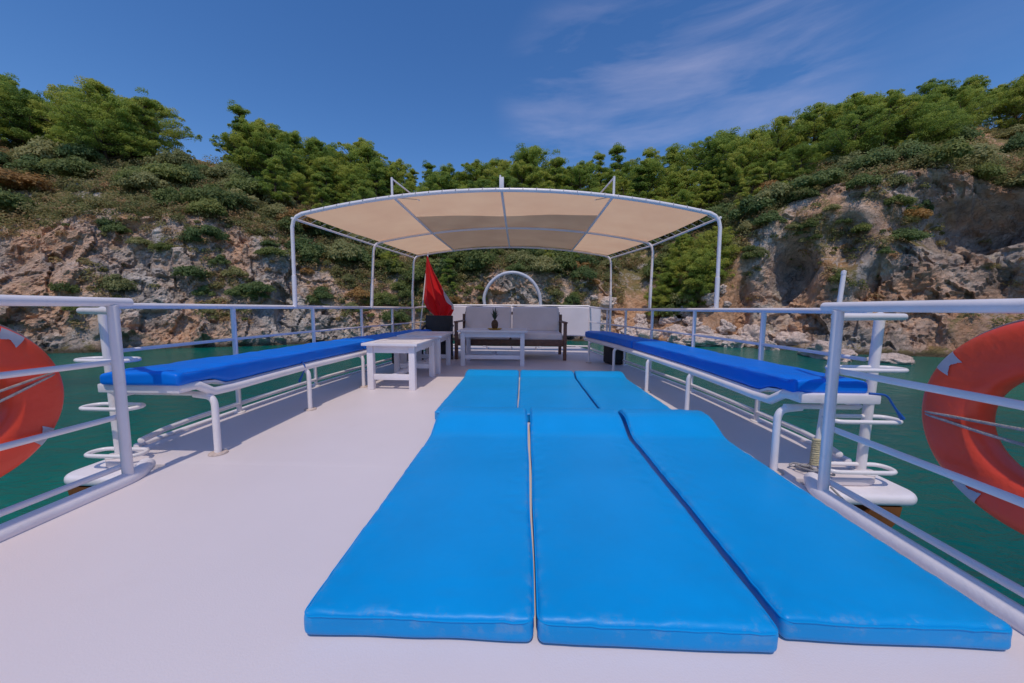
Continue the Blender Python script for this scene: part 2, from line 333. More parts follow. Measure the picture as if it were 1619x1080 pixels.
def mat_rock():
    m, t, n, l, b = newmat('shore_rock'); g = n('ShaderNodeNewGeometry')
    c, nse = rock_nodes(n, l, g.outputs['Position'])
    x = n('ShaderNodeMixRGB'); x.inputs[0].default_value = .72; l(c, x.inputs[1]); x.inputs[2].default_value = (.92, .74, .64, 1)
    l(x.outputs[0], b.inputs['Base Color']); b.inputs['Roughness'].default_value = .9; rock_bump(n, l, nse, g.outputs['Position'], b); return m
def mat_hill():
    m, t, n, l, b = newmat('hillside_ground'); g = n('ShaderNodeNewGeometry'); pos = g.outputs['Position']
    rock, nse = rock_nodes(n, l, pos)
    wa = n('ShaderNodeAttribute'); wa.attribute_name = 'stain_shade'; wx = n('ShaderNodeMixRGB'); wx.blend_type = 'MULTIPLY'; l(wa.outputs['Fac'], wx.inputs[0]); l(rock, wx.inputs[1]); wx.inputs[2].default_value = (.78, .70, .65, 1); rock = wx.outputs[0]  # brown stain and the right cliff's shading, both put into the rock colour
    # soil and dry grass
    r = n('ShaderNodeValToRGB'); e = r.color_ramp.elements; e[0].position = .3; e[1].position = .72
    e[0].color = (.12, .13, .05, 1); e[1].color = (.60, .33, .17, 1); a = e.new(.47); a.color = (.26, .22, .09, 1); a = e.new(.6); a.color = (.40, .26, .13, 1)
    l(nse(.28, 9, .66, .3), r.inputs[0])
    # orange scree
    so = n('ShaderNodeValToRGB'); e = so.color_ramp.elements; e[0].position = .3; e[1].position = .7; e[0].color = (.52, .26, .13, 1); e[1].color = (.80, .52, .34, 1); l(nse(.9, 10, .7), so.inputs[0])
    ar = n('ShaderNodeAttribute'); ar.attribute_name = 'rock'; asl = n('ShaderNodeAttribute'); asl.attribute_name = 'soil'
    sx = n('ShaderNodeSeparateXYZ'); l(g.outputs['True Normal'], sx.inputs[0])
    st = n('ShaderNodeMapRange'); st.inputs['From Min'].default_value = .90; st.inputs['From Max'].default_value = .55; l(sx.outputs['Z'], st.inputs['Value'])
    ns = n('ShaderNodeMapRange'); ns.inputs['From Min'].default_value = .35; ns.inputs['From Max'].default_value = .6; ns.inputs['To Min'].default_value = -.25; ns.inputs['To Max'].default_value = .45; l(nse(.6, 8, .65), ns.inputs['Value'])
    def mt(op, p, q):
        k = n('ShaderNodeMath'); k.operation = op; k.use_clamp = True
        for i, w in enumerate((p, q)):
            if isinstance(w, (int, float)): k.inputs[i].default_value = w
            else: l(w, k.inputs[i])
        return k.outputs[0]
    f = mt('ADD', mt('MULTIPLY', ar.outputs['Fac'], .85), mt('MULTIPLY', st.outputs[0], .5)); f = mt('ADD', f, ns.outputs[0])
    fr = n('ShaderNodeMapRange'); fr.inputs['From Min'].default_value = .55; fr.inputs['From Max'].default_value = .85; l(f, fr.inputs['Value'])
    x = n('ShaderNodeMixRGB'); l(fr.outputs[0], x.inputs[0]); l(r.outputs[0], x.inputs[1]); l(rock, x.inputs[2])
    y = n('ShaderNodeMixRGB'); sm = n('ShaderNodeMapRange'); sm.inputs['From Min'].default_value = .3; sm.inputs['From Max'].default_value = .7
    l(mt('ADD', asl.outputs['Fac'], mt('MULTIPLY', ns.outputs[0], .5)), sm.inputs['Value']); l(sm.outputs[0], y.inputs[0]); l(x.outputs[0], y.inputs[1]); l(so.outputs[0], y.inputs[2])
    # dark algae line the water leaves on the rock
    px = n('ShaderNodeSeparateXYZ'); l(pos, px.inputs[0]); wl = n('ShaderNodeMapRange'); wl.inputs['From Min'].default_value = WZ+.15; wl.inputs['From Max'].default_value = WZ+.6; wl.inputs['To Min'].default_value = .85; wl.inputs['To Max'].default_value = 0
    l(px.outputs['Z'], wl.inputs['Value']); z = n('ShaderNodeMixRGB'); l(wl.outputs[0], z.inputs[0]); l(y.outputs[0], z.inputs[1]); z.inputs[2].default_value = (.06, .05, .035, 1)
    l(z.outputs[0], b.inputs['Base Color']); b.inputs['Roughness'].default_value = .92; b.inputs['Specular IOR Level'].default_value = .2
    rock_bump(n, l, nse, pos, b); return m
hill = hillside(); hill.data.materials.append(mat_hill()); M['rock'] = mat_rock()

def water():
    m, t, n, l, b = newmat('sea_water'); g = n('ShaderNodeNewGeometry')
    r = n('ShaderNodeValToRGB'); e = r.color_ramp.elements; e[0].position = .3; e[1].position = .75; e[0].color = (.0, .090, .088, 1); e[1].color = (.001, .20, .135, 1)
    a = n('ShaderNodeTexNoise'); a.inputs['Scale'].default_value = .09; a.inputs['Detail'].default_value = 5; l(g.outputs['Position'], a.inputs['Vector']); l(a.outputs['Fac'], r.inputs[0])
    l(r.outputs[0], b.inputs['Base Color']); b.inputs['Roughness'].default_value = .12; b.inputs['IOR'].default_value = 1.33; b.inputs['Specular IOR Level'].default_value = .35
    w = n('ShaderNodeTexNoise'); w.inputs['Scale'].default_value = 1.6; w.inputs['Detail'].default_value = 7; w.inputs['Roughness'].default_value = .6; w.inputs['Distortion'].default_value = .4; mp = n('ShaderNodeMapping'); mp.inputs['Scale'].default_value = (.8, 1.3, 1); l(g.outputs['Position'], mp.inputs[0]); l(mp.outputs[0], w.inputs['Vector'])
    bp = n('ShaderNodeBump'); bp.inputs['Strength'].default_value = .75; bp.inputs['Distance'].default_value = .22; l(w.outputs['Fac'], bp.inputs['Height']); l(bp.outputs[0], b.inputs['Normal'])
    me = bpy.data.meshes.new('sea_water'); q = 260; me.from_pydata([(-q,-q,WZ),(q,-q,WZ),(q,q,WZ),(-q,q,WZ)], [], [(0,1,2,3)]); me.materials.append(m)
    o = bpy.data.objects.new('sea_water', me); link(o); o['kind'] = 'structure'
water()

# ------------------------------------------------------------------ shore boulders
def boulder(loc, size, seed, label, group='boulders along the shore'):
    bm = bmesh.new(); bmesh.ops.create_icosphere(bm, subdivisions=5, radius=1)
    off = Vector((seed*7.3, seed*3.1, seed*1.7))
    for v in bm.verts:
        p = v.co.copy(); q = p*1.1+off; d = .75+.35*noise.fractal(q, .9, 2, 3); vo = noise.voronoi(p*1.3+off)[0]; d += (vo[1]-vo[0])*.28; vo = noise.voronoi(p*3.4+off)[0]; d += (vo[1]-vo[0])*.09
        d += noise.fractal(p*6+off, .8, 2, 3)*.03
        v.co = Vector((p.x*size[0], p.y*size[1], p.z*size[2]*1.25))*d*(1.2 if seed < 20 else 1)
    me = bpy.data.meshes.new('boulder'); bm.to_mesh(me); bm.free(); me.polygons.foreach_set('use_smooth', [True]*len(me.polygons)); me.materials.append(M['rock'])
    o = bpy.data.objects.new('boulder', me); o.location = (loc[0], loc[1], loc[2]+(.22 if seed < 20 else 0)); o.rotation_euler.z = seed*1.3; link(o); tag(o, label, 'rock', group)
boulder((23.4, 27.9, WZ+.0), (2.3, 1.2, .75), 1, 'long flat boulder lying alone in the water right of the canopy')
boulder((25.9, 25.6, WZ-.1), (1.2, .8, .4), 2, 'low wet boulder in the water at the foot of the dark cliff')
boulder((20.6, 35.5, WZ+.1), (1.3, .9, .6), 3, 'pale rounded boulder standing in shallow water off the beach')
boulder((22.6, 33.5, WZ+.0), (.8, .7, .6), 4, 'small dark boulder in the shallows nearest the rail')
boulder((18.6, 36.2, WZ+.2), (2.2, 1.2, .6), 5, 'broad flat pale rock slab at the water edge of the beach')
boulder((22.8, 36.5, WZ+.5), (1.7, 1.2, .95), 6, 'big grey boulder on the beach below the orange bank')
boulder((25.4, 34.2, WZ+.4), (1.4, 1.0, .8), 7, 'angular boulder where the beach meets the dark cliff')
boulder((16.4, 37.8, WZ+.3), (1.5, 1.0, .6), 8, 'low pale rock on the beach in front of the gully')
boulder((20.2, 38.8, WZ+.9), (1.2, 1.0, .8), 9, 'rounded grey boulder higher up on the beach')
boulder((13.6, 39.3, WZ+.4), (1.6, 1.0, .7), 10, 'pale boulder on the shore at the mouth of the orange gully')
for i in range(50):
    th = random.uniform(10, 32); rr = random.uniform(40.0, 44.8); s = random.uniform(.25, 1.0)**1.3+.05
    P, _, _ = terr(th, .06+.44*(rr-40.3)/5 if rr > 40.5 else .06)
    boulder((P.x, P.y, P.z+.15), (s*1.5, s, s*.7), 20+i, 'small loose rock scattered on the beach below the orange bank', 'small loose rocks on the beach')

# ------------------------------------------------------------------ vegetation
def foliage(name, cols, trans=.45):
    cols = [(min(1, c[0]*2.7), min(1, c[1]*2.3), min(1, c[2]*2.4)) for c in cols]
    m, t, n, l, b = newmat(name); oi = n('ShaderNodeObjectInfo'); at = n('ShaderNodeAttribute'); at.attribute_name = 'tint'
    ad = n('ShaderNodeMath'); ad.operation = 'MULTIPLY_ADD'; l(oi.outputs['Random'], ad.inputs[0]); ad.inputs[1].default_value = .55; l(at.outputs['Fac'], ad.inputs[2])
    r = n('ShaderNodeValToRGB'); e = r.color_ramp.elements; e[0].position = 0; e[1].position = 1; e[0].color = (*cols[0], 1); e[1].color = (*cols[-1], 1)
    for i, c in enumerate(cols[1:-1]): a = e.new((i+1)/(len(cols)-1)); a.color = (*c, 1)
    l(ad.outputs[0], r.inputs[0])
    b.inputs['Roughness'].default_value = .65; b.inputs['Specular IOR Level'].default_value = .25; l(r.outputs[0], b.inputs['Base Color'])
    tr = n('ShaderNodeBsdfTranslucent'); l(r.outputs[0], tr.inputs[0]); mx = n('ShaderNodeMixShader'); mx.inputs[0].default_value = trans; l(b.outputs[0], mx.inputs[1]); l(tr.outputs[0], mx.inputs[2]); l(mx.outputs[0], t.nodes['Material Output'].inputs[0])
    return m
M['pine'] = foliage('pine_needles', [(.045,.085,.022),(.085,.145,.030),(.140,.200,.036),(.19,.225,.045)])
M['f_green'] = foliage('shrub_green', [(.045,.070,.025),(.085,.120,.036),(.140,.170,.050)])
M['f_dark'] = foliage('shrub_dark', [(.036,.066,.026),(.066,.108,.038),(.11,.15,.05)])
M['f_grey'] = foliage('shrub_olive_grey', [(.080,.105,.042),(.135,.160,.065),(.19,.20,.085)])
M['f_rust'] = foliage('shrub_dry', [(.12,.085,.035),(.18,.125,.045),(.22,.165,.06)])
M['bark'] = paint('pine_bark', (.10, .065, .045), .9, .3, 6, .6, 20)
def leaves(centers, radii, per, size, flat=.75, up=.35, spread=.3):
    """leaf-sized quads spread through the outer part of each clump"""
    V = []; T = []
    for c, r in zip(centers, radii):
        d = rng.normal(size=(per, 3)); d /= np.linalg.norm(d, axis=1)[:,None]; d[:,2] = np.where(d[:,2] < -.3, -d[:,2], d[:,2])
        rad = r*(.45+.62*rng.random(per)**.6+.22*rng.random(per)**4); p = np.array(c) + d*rad[:,None]*np.array([1,1,flat])
        nrm = d + rng.normal(size=(per,3))*.55 + np.array([0,0,up]); nrm /= np.linalg.norm(nrm, axis=1)[:,None]
        a = np.cross(nrm, rng.normal(size=(per,3))); a /= np.linalg.norm(a, axis=1)[:,None]; b = np.cross(nrm, a)
        s = size*rng.uniform(.6, 1.3, per)[:,None]; q = np.stack([p-a*s*.5, p-b*s*.28, p+a*s*.6, p+b*s*.3], 1); V.append(q.reshape(-1,3))
        T.append(np.repeat(np.clip(rng.uniform(0,spread)+rng.uniform(0,.22,per), 0, 1), 4))
    return np.concatenate(V), np.concatenate(T)
def leaf_mesh(name, V, T, m):
    me = bpy.data.meshes.new(name); n = len(V)//4
    me.vertices.add(len(V)); me.vertices.foreach_set('co', V.astype(np.float32).ravel()); me.loops.add(n*4); me.loops.foreach_set('vertex_index', np.arange(n*4, dtype=np.int32))
    me.polygons.add(n); me.polygons.foreach_set('loop_start', np.arange(0, n*4, 4, dtype=np.int32)); me.polygons.foreach_set('loop_total', np.full(n, 4, dtype=np.int32)); me.update(calc_edges=True)
    a = me.attributes.new('tint', 'FLOAT', 'POINT'); a.data.foreach_set('value', T.astype(np.float32)); me.materials.append(M[m]); return me
def pine_meshes(h, w, seed, form):
    rnd = random.Random(seed); tr = MB(); lean = Vector((rnd.uniform(-.08,.08), rnd.uniform(-.08,.08), 0)); pts = []; rad = []
    for i in range(9):
        t = i/8; pts.append(Vector((lean.x*h*t+.12*math.sin(3*t+seed), lean.y*h*t+.1*math.sin(4*t+seed*2), h*.93*t-.3))); rad.append(.17*h/7*(1-t)**.8+.02)
    tr.tube(pts, rad, 8); cen = []; rr = []
    k = 46 if form == 'round' else 40
    for i in range(k):
        t = rnd.uniform(.12, .98); base = pts[int(t*7.9)]; a = rnd.uniform(0, 2*math.pi)
        env = max(0, math.sin(min(1, t+.08)*math.pi))**.55+.16
        if form == 'spire': env = 1.1*(1.05-t)+.15
        ln = w*env*rnd.uniform(.55, 1.05); tip = base + Vector((math.cos(a)*ln, math.sin(a)*ln, ln*rnd.uniform(.12, .5)))
        mid = (base+tip)/2 + Vector((0,0,-.08*ln)); tr.tube([base, mid, tip], [.05*h/7, .035, .012], 5)
        for q in (.45, .65, .85, 1.05):
            c = base.lerp(tip, q) + Vector((rnd.gauss(0,.22), rnd.gauss(0,.22), rnd.uniform(0,.3))); cen.append(c[:]); rr.append(rnd.uniform(.22, .58)*w/2.6*(1.1 if q < 1 else .8))
    for i in range(4): cen.append((pts[-1]+Vector((rnd.gauss(0,.25), rnd.gauss(0,.25), rnd.uniform(-.5,.35))))[:]); rr.append(rnd.uniform(.3,.5))
    V, T = leaves(cen, rr, 165, .135, .85, .5, .55)
    mt = bpy.data.meshes.new('trunk'); mt.from_pydata([tuple(p) for p in tr.v], [], tr.f); mt.materials.append(M['bark']); mt.polygons.foreach_set('use_smooth', [True]*len(mt.polygons))
    return mt, leaf_mesh('crown', V, T, 'pine')
PINES = [pine_meshes(7.0, 2.9, 1, 'round'), pine_meshes(7.5, 3.2, 2, 'round'), pine_meshes(6.2, 2.7, 3, 'round'), pine_meshes(8.0, 2.6, 4, 'round'), pine_meshes(7.4, 2.3, 5, 'spire'), pine_meshes(6.6, 3.3, 6, 'round'), pine_meshes(8.2, 2.2, 7, 'spire')]
def pine(th, v, s, k, label, group):
    if abs(th-17.2) < 2.2 and v < .66: return
    P, _, _ = terr(th, v); e = empty('pine_tree', P, label=label, cat='tree', group=group); e.rotation_euler = (0, 0, random.uniform(0, 6.28)); e.scale = (s*random.uniform(.9,1.15), s*random.uniform(.9,1.15), s)
    a, b = PINES[k]; o = bpy.data.objects.new('trunk', a); link(o, e); o = bpy.data.objects.new('crown', b); link(o, e)
def zone(th):
    for a, nm in ((-50, 'at the far left end of the cove'), (-38, 'above the left cliffs'), (-24, 'left of the canopy'), (-8, 'behind the left half of the canopy'), (8, 'behind the middle of the canopy'), (22, 'behind the right half of the canopy'), (33, 'right of the canopy'), (44, 'above the dark right cliff')):
        if th < a: return nm
    return 'at the far right end of the cove'
# the big ones that shape the skyline
for th, v, s, k, lb in ((-50.3,.80,1.30,1,'largest pine of the skyline, broad and round, high on the left hill'), (-54.5,.82,1.15,5,'broad leaning pine left of the largest round pine'), (-47.9,.80,1.10,0,'round pine touching the right side of the largest left pine'),
    (-37.0,.84,1.12,2,'bushy round pine beside the bare grassy gap in the left skyline'), (-34.4,.85,1.12,0,'second round pine right of the bare grassy gap'), (-30.5,.84,1.12,1,'tall dense pine above the flag side of the canopy'), (-24.9,.84,1.30,3,'tall dark pine rising highest left of the canopy'), (-5.4,.85,1.20,4,'pointed pine standing up behind the middle of the canopy'),
    (41.5,.85,1.18,1,'broad flat topped pine above the dark right cliff'), (28.0,.85,1.20,5,'large bushy pine on the skyline right of the canopy')):
    pine(th, v, s, k, lb, 'skyline pines')
def rows(v0, v1, step, jit, smin, smax, word, skip=lambda th, v: False):
    th = -63
    while th < 61:
        v = random.uniform(v0, v1); t = th+random.uniform(-jit, jit)
        if not skip(t, v) and not (-45.5 < t < -38.5 and v > .66): pine(t, v, min(random.uniform(smin, smax), .95 if t > 43 else 1.12 if t < -25 else 1.4), random.randrange(7), 'green pine %s %s' % (word, zone(t)), 'pines %s' % zone(t))
        th += step
rows(.84, .89, 1.9, .8, .85, 1.5, 'on the ridge line')
rows(.76, .84, 2.1, 1.0, .8, 1.3, 'just below the ridge', lambda t, v: t < -60)
rows(.67, .76, 2.5, 1.2, .65, .95, 'on the upper slope', lambda t, v: t < -36 or t > 47)
rows(.40, .56, 9.0, 4.0, .40, .66, 'low on the rocks', lambda t, v: t < -30 or t > -4)
rows(.56, .66, 5.5, 2.5, .5, .8, 'on the middle slope', lambda t, v: t < -22 or t > 36)
for th, v, s in ((23.5,.50,.75),(25.5,.47,.85),(21.5,.53,.7),(26.8,.50,.9),(24,.57,.8),(20.6,.50,.65),(27.6,.54,.85),(22.5,.55,.85)): pine(th, v, s, random.choice((0,2,5)), 'low green pine on the bank right of the orange gully', 'low pines by the orange gully')

def shrub_mesh(seed, m, per=150):
    rnd = random.Random(seed); cen = []; rr = []
    for i in range(20):
        a = rnd.uniform(0, 6.28); q = rnd.random()**.6*.78; cen.append((math.cos(a)*q, math.sin(a)*q, .18+.55*(1-q)*rnd.uniform(.7, 1.2))); rr.append(rnd.uniform(.20, .40))
    V, T = leaves(cen, rr, per, .115, .85, .3); return leaf_mesh('shrub', V, T, m)
SH = {k: [shrub_mesh(i*10+j, k) for j in range(3)] for i, k in enumerate(('f_green', 'f_dark', 'f_grey', 'f_rust'))}
WORD = {'f_green': 'bright green', 'f_dark': 'dark green', 'f_grey': 'olive grey', 'f_rust': 'yellow brown dry'}
def shrub(th, v, s, k, where, dz=0):
    P, _, _ = terr(th, v); o = bpy.data.objects.new('shrub', random.choice(SH[k])); o.location = P - Vector((0,0,.12*s)); o.scale = (s*random.uniform(.9,1.35), s*random.uniform(.9,1.35), s*random.uniform(1.1,1.6)); o.rotation_euler.z = random.uniform(0,6.28)
    link(o); tag(o, '%s shrub %s %s' % (WORD[k], where, zone(th)), 'shrub', '%s shrubs %s %s' % (WORD[k], where, zone(th)))
n_sh = 0
while n_sh < 190:
    th = random.uniform(-62, 58); v = random.uniform(.50, .80)
    if 37 < th and random.random() < .55 and v > .52: continue
    if abs(th-17.3) < 2.2 and v < .64: continue
    k = random.choices(('f_green','f_dark','f_grey','f_rust'), (34, 30, 28, 8))[0]
    shrub(th, v, random.uniform(1.1, 2.3), k, 'on the slope'); n_sh += 1
n_sh = 0
while n_sh < 108:
    th = random.uniform(-60, 56); v = random.uniform(.16, .50)
    if 11.5 < th < 31 or (patch(th, v) > .02 and not (-28 < th < -10)): continue
    k = random.choices(('f_green','f_dark','f_grey','f_rust'), (30, 35, 25, 10))[0]
    shrub(th, v, random.uniform(.5, 1.3), k, 'on the cliff'); n_sh += 1
# low scrub nobody could count
def scrub():
    cen = []; rr = []
    for i in range(6800):
        th = random.uniform(-64, 60); v = random.uniform(.5, .86) if random.random() < .70 else random.uniform(.13, .5)
        if noise.noise(Vector((th*.35, v*12, 1.5))) < -.28: continue
        if 11.5 < th < 31 and v < .5: continue
        if v < .5 and patch(th, v) > random.uniform(-.22, .0) and random.random() < .93: continue
        if abs(th-17.3) < 2.2 and v < .64: continue
        P, _, _ = terr(th, v); q = random.uniform(.3, 1.05)*(.6 if v < .5 else 1); cen.append((P.x, P.y, P.z+.25*q)); rr.append(q)
    c2 = []; r2 = []
    for i in range(1300):
        th = random.uniform(-64, 60); v = random.uniform(.505, .80)
        if abs(th-17.3) < 2.2 and v < .64 or (th > 44 and v > .62 and random.random() < .7): continue
        if noise.noise(Vector((th*.5, v*16, 7))) < -.12: continue
        P, _, _ = terr(th, v); q = random.uniform(.55, 1.15)
        for k in range(3): c2.append((P.x+random.gauss(0, .4*q), P.y+random.gauss(0, .4*q), P.z+random.uniform(.2, .75)*q)); r2.append(q*random.uniform(.35, .65))
    V, T = leaves(cen, rr, 85, .19, .9, .4, .75); V2, T2 = leaves(c2, r2, 75, .15, .9, .4, .45); V = np.concatenate([V, V2]); T = np.concatenate([T, T2]); o = bpy.data.objects.new('low_scrub', leaf_mesh('low_scrub', V, T, 'f_scrub')); link(o); tag(o, 'low mixed scrub covering the slopes round the cove', 'scrub', kind='stuff')
M['f_scrub'] = foliage('scrub_leaves', [(.045,.065,.025),(.085,.110,.038),(.14,.145,.06),(.20,.145,.075)])
scrub()

# ------------------------------------------------------------------ the boat
CX = -.29
HALF = smooth_tab([(1.9,2.42),(3.0,2.41),(4.3,2.36),(5.6,2.19),(7.2,1.98),(8.6,1.82),(9.4,1.62)])
def railx(y, sgn): return CX + sgn*lerp(HALF, y)
GX = {-1: -2.24, 1: 1.60}            # the narrower aft part with the gates
def outline(ext, y0, y1=9.4, corner=.16):
    right = []; ys = np.linspace(y0+corner, y1, 26)
    for sgn in (1, -1):
        side = []
        xo = railx(y0, sgn)+sgn*ext
        c = (xo-sgn*corner, y0+corner)
        for i in range(7): a = math.pi/2*i/6; side.append((c[0]+sgn*corner*math.sin(a), c[1]-corner*math.cos(a)))
        side += [(railx(y, sgn)+sgn*ext, float(y)) for y in ys[1:]]
        right.append(side)
    return right[0] + right[1][::-1]
boat = empty('boat', (CX, 4, WZ), label='white painted wooden tour boat deck running forward to the bow', cat='boat')
def onboat(o): o.parent = boat; o.matrix_parent_inverse = Matrix.Translation((-CX, -4, -WZ)); return o
mb = MB(); wide = outline(.07, 2.10); h_ = len(wide)//2
mb.prism([(GX[-1]-.02, -3), (GX[1]+.02, -3), (GX[1]+.02, 2.10)] + wide[:h_] + wide[h_:] + [(GX[-1]-.02, 2.10)], -.045, 0, .008)
onboat(mb.build('deck', 'deck'))
mb = MB(); mb.prism(outline(.17, 1.99, 9.45, .10), -.112, -.047, .028, 4)
onboat(mb.build('rub_rail', 'white_wood'))
mb = MB()                                        # hull, tapering to the keel
top = outline(.02, 2.35, 9.4, .3)
for z0, k in ((-.15, 1), (-1.2, .97), (-2.2, .9), (-3.2, .6)): mb.v += [(CX+(x-CX)*k, 5+(y-5)*(k if y > 5 else 1), z0) for x, y in top]
n = len(top); mb.f += [(r*n+i, r*n+(i+1)%n, (r+1)*n+(i+1)%n, (r+1)*n+i) for r in range(3) for i in range(n)]
mb.prism([(GX[1]-.03, -3), (GX[1]-.03, 2.4), (GX[-1]+.03, 2.4), (GX[-1]+.03, -3)], -3.2, -.08, 0)
onboat(mb.build('hull', 'white_wood'))
for sgn in (1, -1):                              # rounded toe rails at the deck edge
    mb = MB(); g = GX[sgn]
    mb.tube(fillet([(g, -2.8, .018), (g, 1.90, .018), (g+sgn*.10, 2.05, .018)], .1), .042, 12)
    o = mb.build('toe_rail', 'white_wood'); onboat(o)
    mb = MB(); mb.tube([(railx(y, sgn)+sgn*.045, y, .004) for y in np.linspace(2.35, 9.35, 40)], .022, 10); onboat(mb.build('deck_edge_bead', 'white_wood'))
    mb = MB(); x0, x1 = sorted((g+sgn*.06, g+sgn*.52))    # brown wooden knee under the step of the deck edge
    cxk = (x0+x1)/2; pts = arc((g+sgn*.28, 2.1, -.113), .29, 0, math.pi, 14, (1,0,0), (0,0,-.8))
    ring = [(p.x, p.z) for p in pts]; inner = [(g+sgn*.28+(x-g-sgn*.28)*.40, -.113+(z+.113)*.40) for x, z in ring]
    for yy in (2.0, 2.20):
        mb.v += [(x, yy, z) for x, z in ring]+[(x, yy, z) for x, z in inner]
    k = len(ring); m2 = 2*k
    for i in range(k-1):
        mb.f += [(i, i+1, k+i+1, k+i), (m2+i, m2+k+i, m2+k+i+1, m2+i+1), (i, m2+i, m2+i+1, i+1), (k+i, k+i+1, m2+k+i+1, m2+k+i)]
    onboat(mb.build('wooden_knee', 'hull_wood'))

# guard rails: two long ones, the bow rail, two gates
SH_ = [(2.2,1.0),(7.2,1.0),(8.6,1.06)]
for sgn, side in ((-1, 'left'), (1, 'right')):
    y0 = 2.26
    t = empty('guard_rail', (railx(4.5, sgn), 4.5, 0), label='long white tubular guard rail along the %s side of the deck' % side, cat='railing', group='guard rails')
    def part(mb, name, m='white', par=None):
        p = par or t; o = mb.build(name, m); o.parent = p; o.matrix_parent_inverse = Matrix.Translation(-t.location); return o
    ys = np.linspace(y0, 8.45, 30)
    gx = GX[sgn]
    top = [(gx, 1.86, .985), (railx(y0, sgn)-sgn*.0, 2.02, .985)] if False else []
    mb = MB(); mb.tube([(railx(y, sgn), y, lerp(SH_, y)) for y in ys], .021); part(mb, 'top_rail')
    for z in (.70, .40, .085):
        mb = MB(); mb.tube([(railx(y, sgn)+(-sgn*.10*max(0, 1-(y-y0)/.5)**2 if z < .2 else 0), y, z) for y in ys], .013 if z > .2 else .020); part(mb, 'middle_rail' if z > .2 else 'lower_rail')
    for y in (3.2, 4.35, 5.4, 6.35, 7.25, 8.4):
        mb = MB(); mb.tube([(railx(y, sgn), y, 0), (railx(y, sgn), y, lerp(SH_, y))], .021); mb.lathe([(0, .012), (.045, .010), (.048, 0)], 16, (railx(y, sgn), y, .002)); part(mb, 'post')
    # end post by the gate, with its cross tube
    ex = railx(2.2, sgn)
    mb = MB(); mb.tube([(ex-sgn*.02, 2.2, 0), (ex+sgn*.005, 2.2, .985)], .026); mb.lathe([(0, .015), (.055, .012), (.06, 0)], 16, (ex, 2.2, .002)); part(mb, 'end_post')
    mb = MB(); mb.tube([(gx, 1.88, .97), (ex+sgn*.10, 2.16, .968)], .020); part(mb, 'cross_tube')
    # boarding ladder rungs: flat loops round the end post
    for z in (.66, .355, .05):
        xa, xb = gx+sgn*.22, ex+sgn*.10
        xm0, xm1 = min(xa,xb), max(xa,xb); yy = 2.14; rr = .06
        loop = arc((xm1-rr, yy, z), rr, -math.pi/2, math.pi/2, 8, (1,0,0), (0,1,0)) + arc((xm0+rr, yy, z), rr, math.pi/2, 1.5*math.pi, 8, (1,0,0), (0,1,0))
        mb = MB(); mb.tube(loop, .0125, 10, closed=True); part(mb, 'rung')
    # gate rail beside the camera, standing on the aft toe rail
    g = empty('gate_rail', (gx, 1.86, 0), label='short white gate rail with four bars at the %s edge of the aft deck' % side, cat='railing', group='gate rails')
    def gp(mb, name, m='white'):
        o = mb.build(name, m); o.parent = g; o.matrix_parent_inverse = Matrix.Translation(-g.location); return o
    mb = MB(); mb.tube([(gx+sgn*.0, 1.86, 0), (gx-sgn*.005, 1.86, 1.0)], .0245); gp(mb, 'post')
    mb = MB(); mb.tube([(gx, -2.4, 0), (gx, -2.4, 1.0)], .03); gp(mb, 'post')
    mb = MB(); mb.tube([(gx, 1.95, 1.02), (gx, .6, 1.02), (gx, -2.5, 1.02)], .0245); gp(mb, 'top_rail')
    for z in (.70, .39, .105): mb = MB(); mb.tube([(gx+sgn*.03, 1.88, z-.01), (gx+sgn*.01, 1.2, z), (gx, -2.4, z)], .0155); gp(mb, 'bar')
b = empty('bow_rail', (CX, 8.5, 0), label='white rail across the bow behind the sofa', cat='railing')
def bp_(mb, name, m='white'):
    o = mb.build(name, m); o.parent = b; o.matrix_parent_inverse = Matrix.Translation(-b.location); return o
for z, r in ((1.07, .02), (.70, .012), (.38, .012), (.12, .014)):
    mb = MB(); mb.tube([(railx(8.45, -1), 8.45, z), (CX, 8.62, z+.01), (railx(8.45, 1), 8.45, z)], r); bp_(mb, 'rail')
for x in (-1.5, -.9, -.3, .3, .9): mb = MB(); mb.tube([(x, 8.60, 0), (x, 8.60, 1.07)], .016); bp_(mb, 'post')
# sheet tied across the bow rail
mb = MB(); nx, nz_ = 70, 24
for j in range(nz_+1):
    for i in range(nx+1):
        x = -1.82+3.62*i/nx; z = .36+.69*j/nz_
        mb.v.append((x, 8.40-.02*math.cos((x-CX)*1.0)+.012*noise.noise(Vector((x*3, z*2, 0)))+.008*math.sin(x*5.2)*(1-j/nz_), z+.008*math.sin(x*7)))
mb.f += [(j*(nx+1)+i, j*(nx+1)+i+1, (j+1)*(nx+1)+i+1, (j+1)*(nx+1)+i) for j in range(nz_) for i in range(nx)]
o = mb.build('wind_sheet', 'banner', label='pale blue grey sheet stretched along the bow rail behind the sofa', cat='windbreak')
sm = o.modifiers.new('thick', 'SOLIDIFY'); sm.thickness = .004
# stainless arch at the stem
mb = MB(); base = [(-1.02, 9.15, 0), (-1.02, 9.15, 1.15)]; mb.tube(base+arc((CX-.02, 9.15, 1.15), .73, math.pi, 0, 26, (1,0,0), (0,0,1.05))[1:]+[(.42, 9.15, 0)], .042)
mb.build('bow_arch', 'steel', label='rounded grey metal arch rising beyond the bow rail behind the sofa', cat='arch')

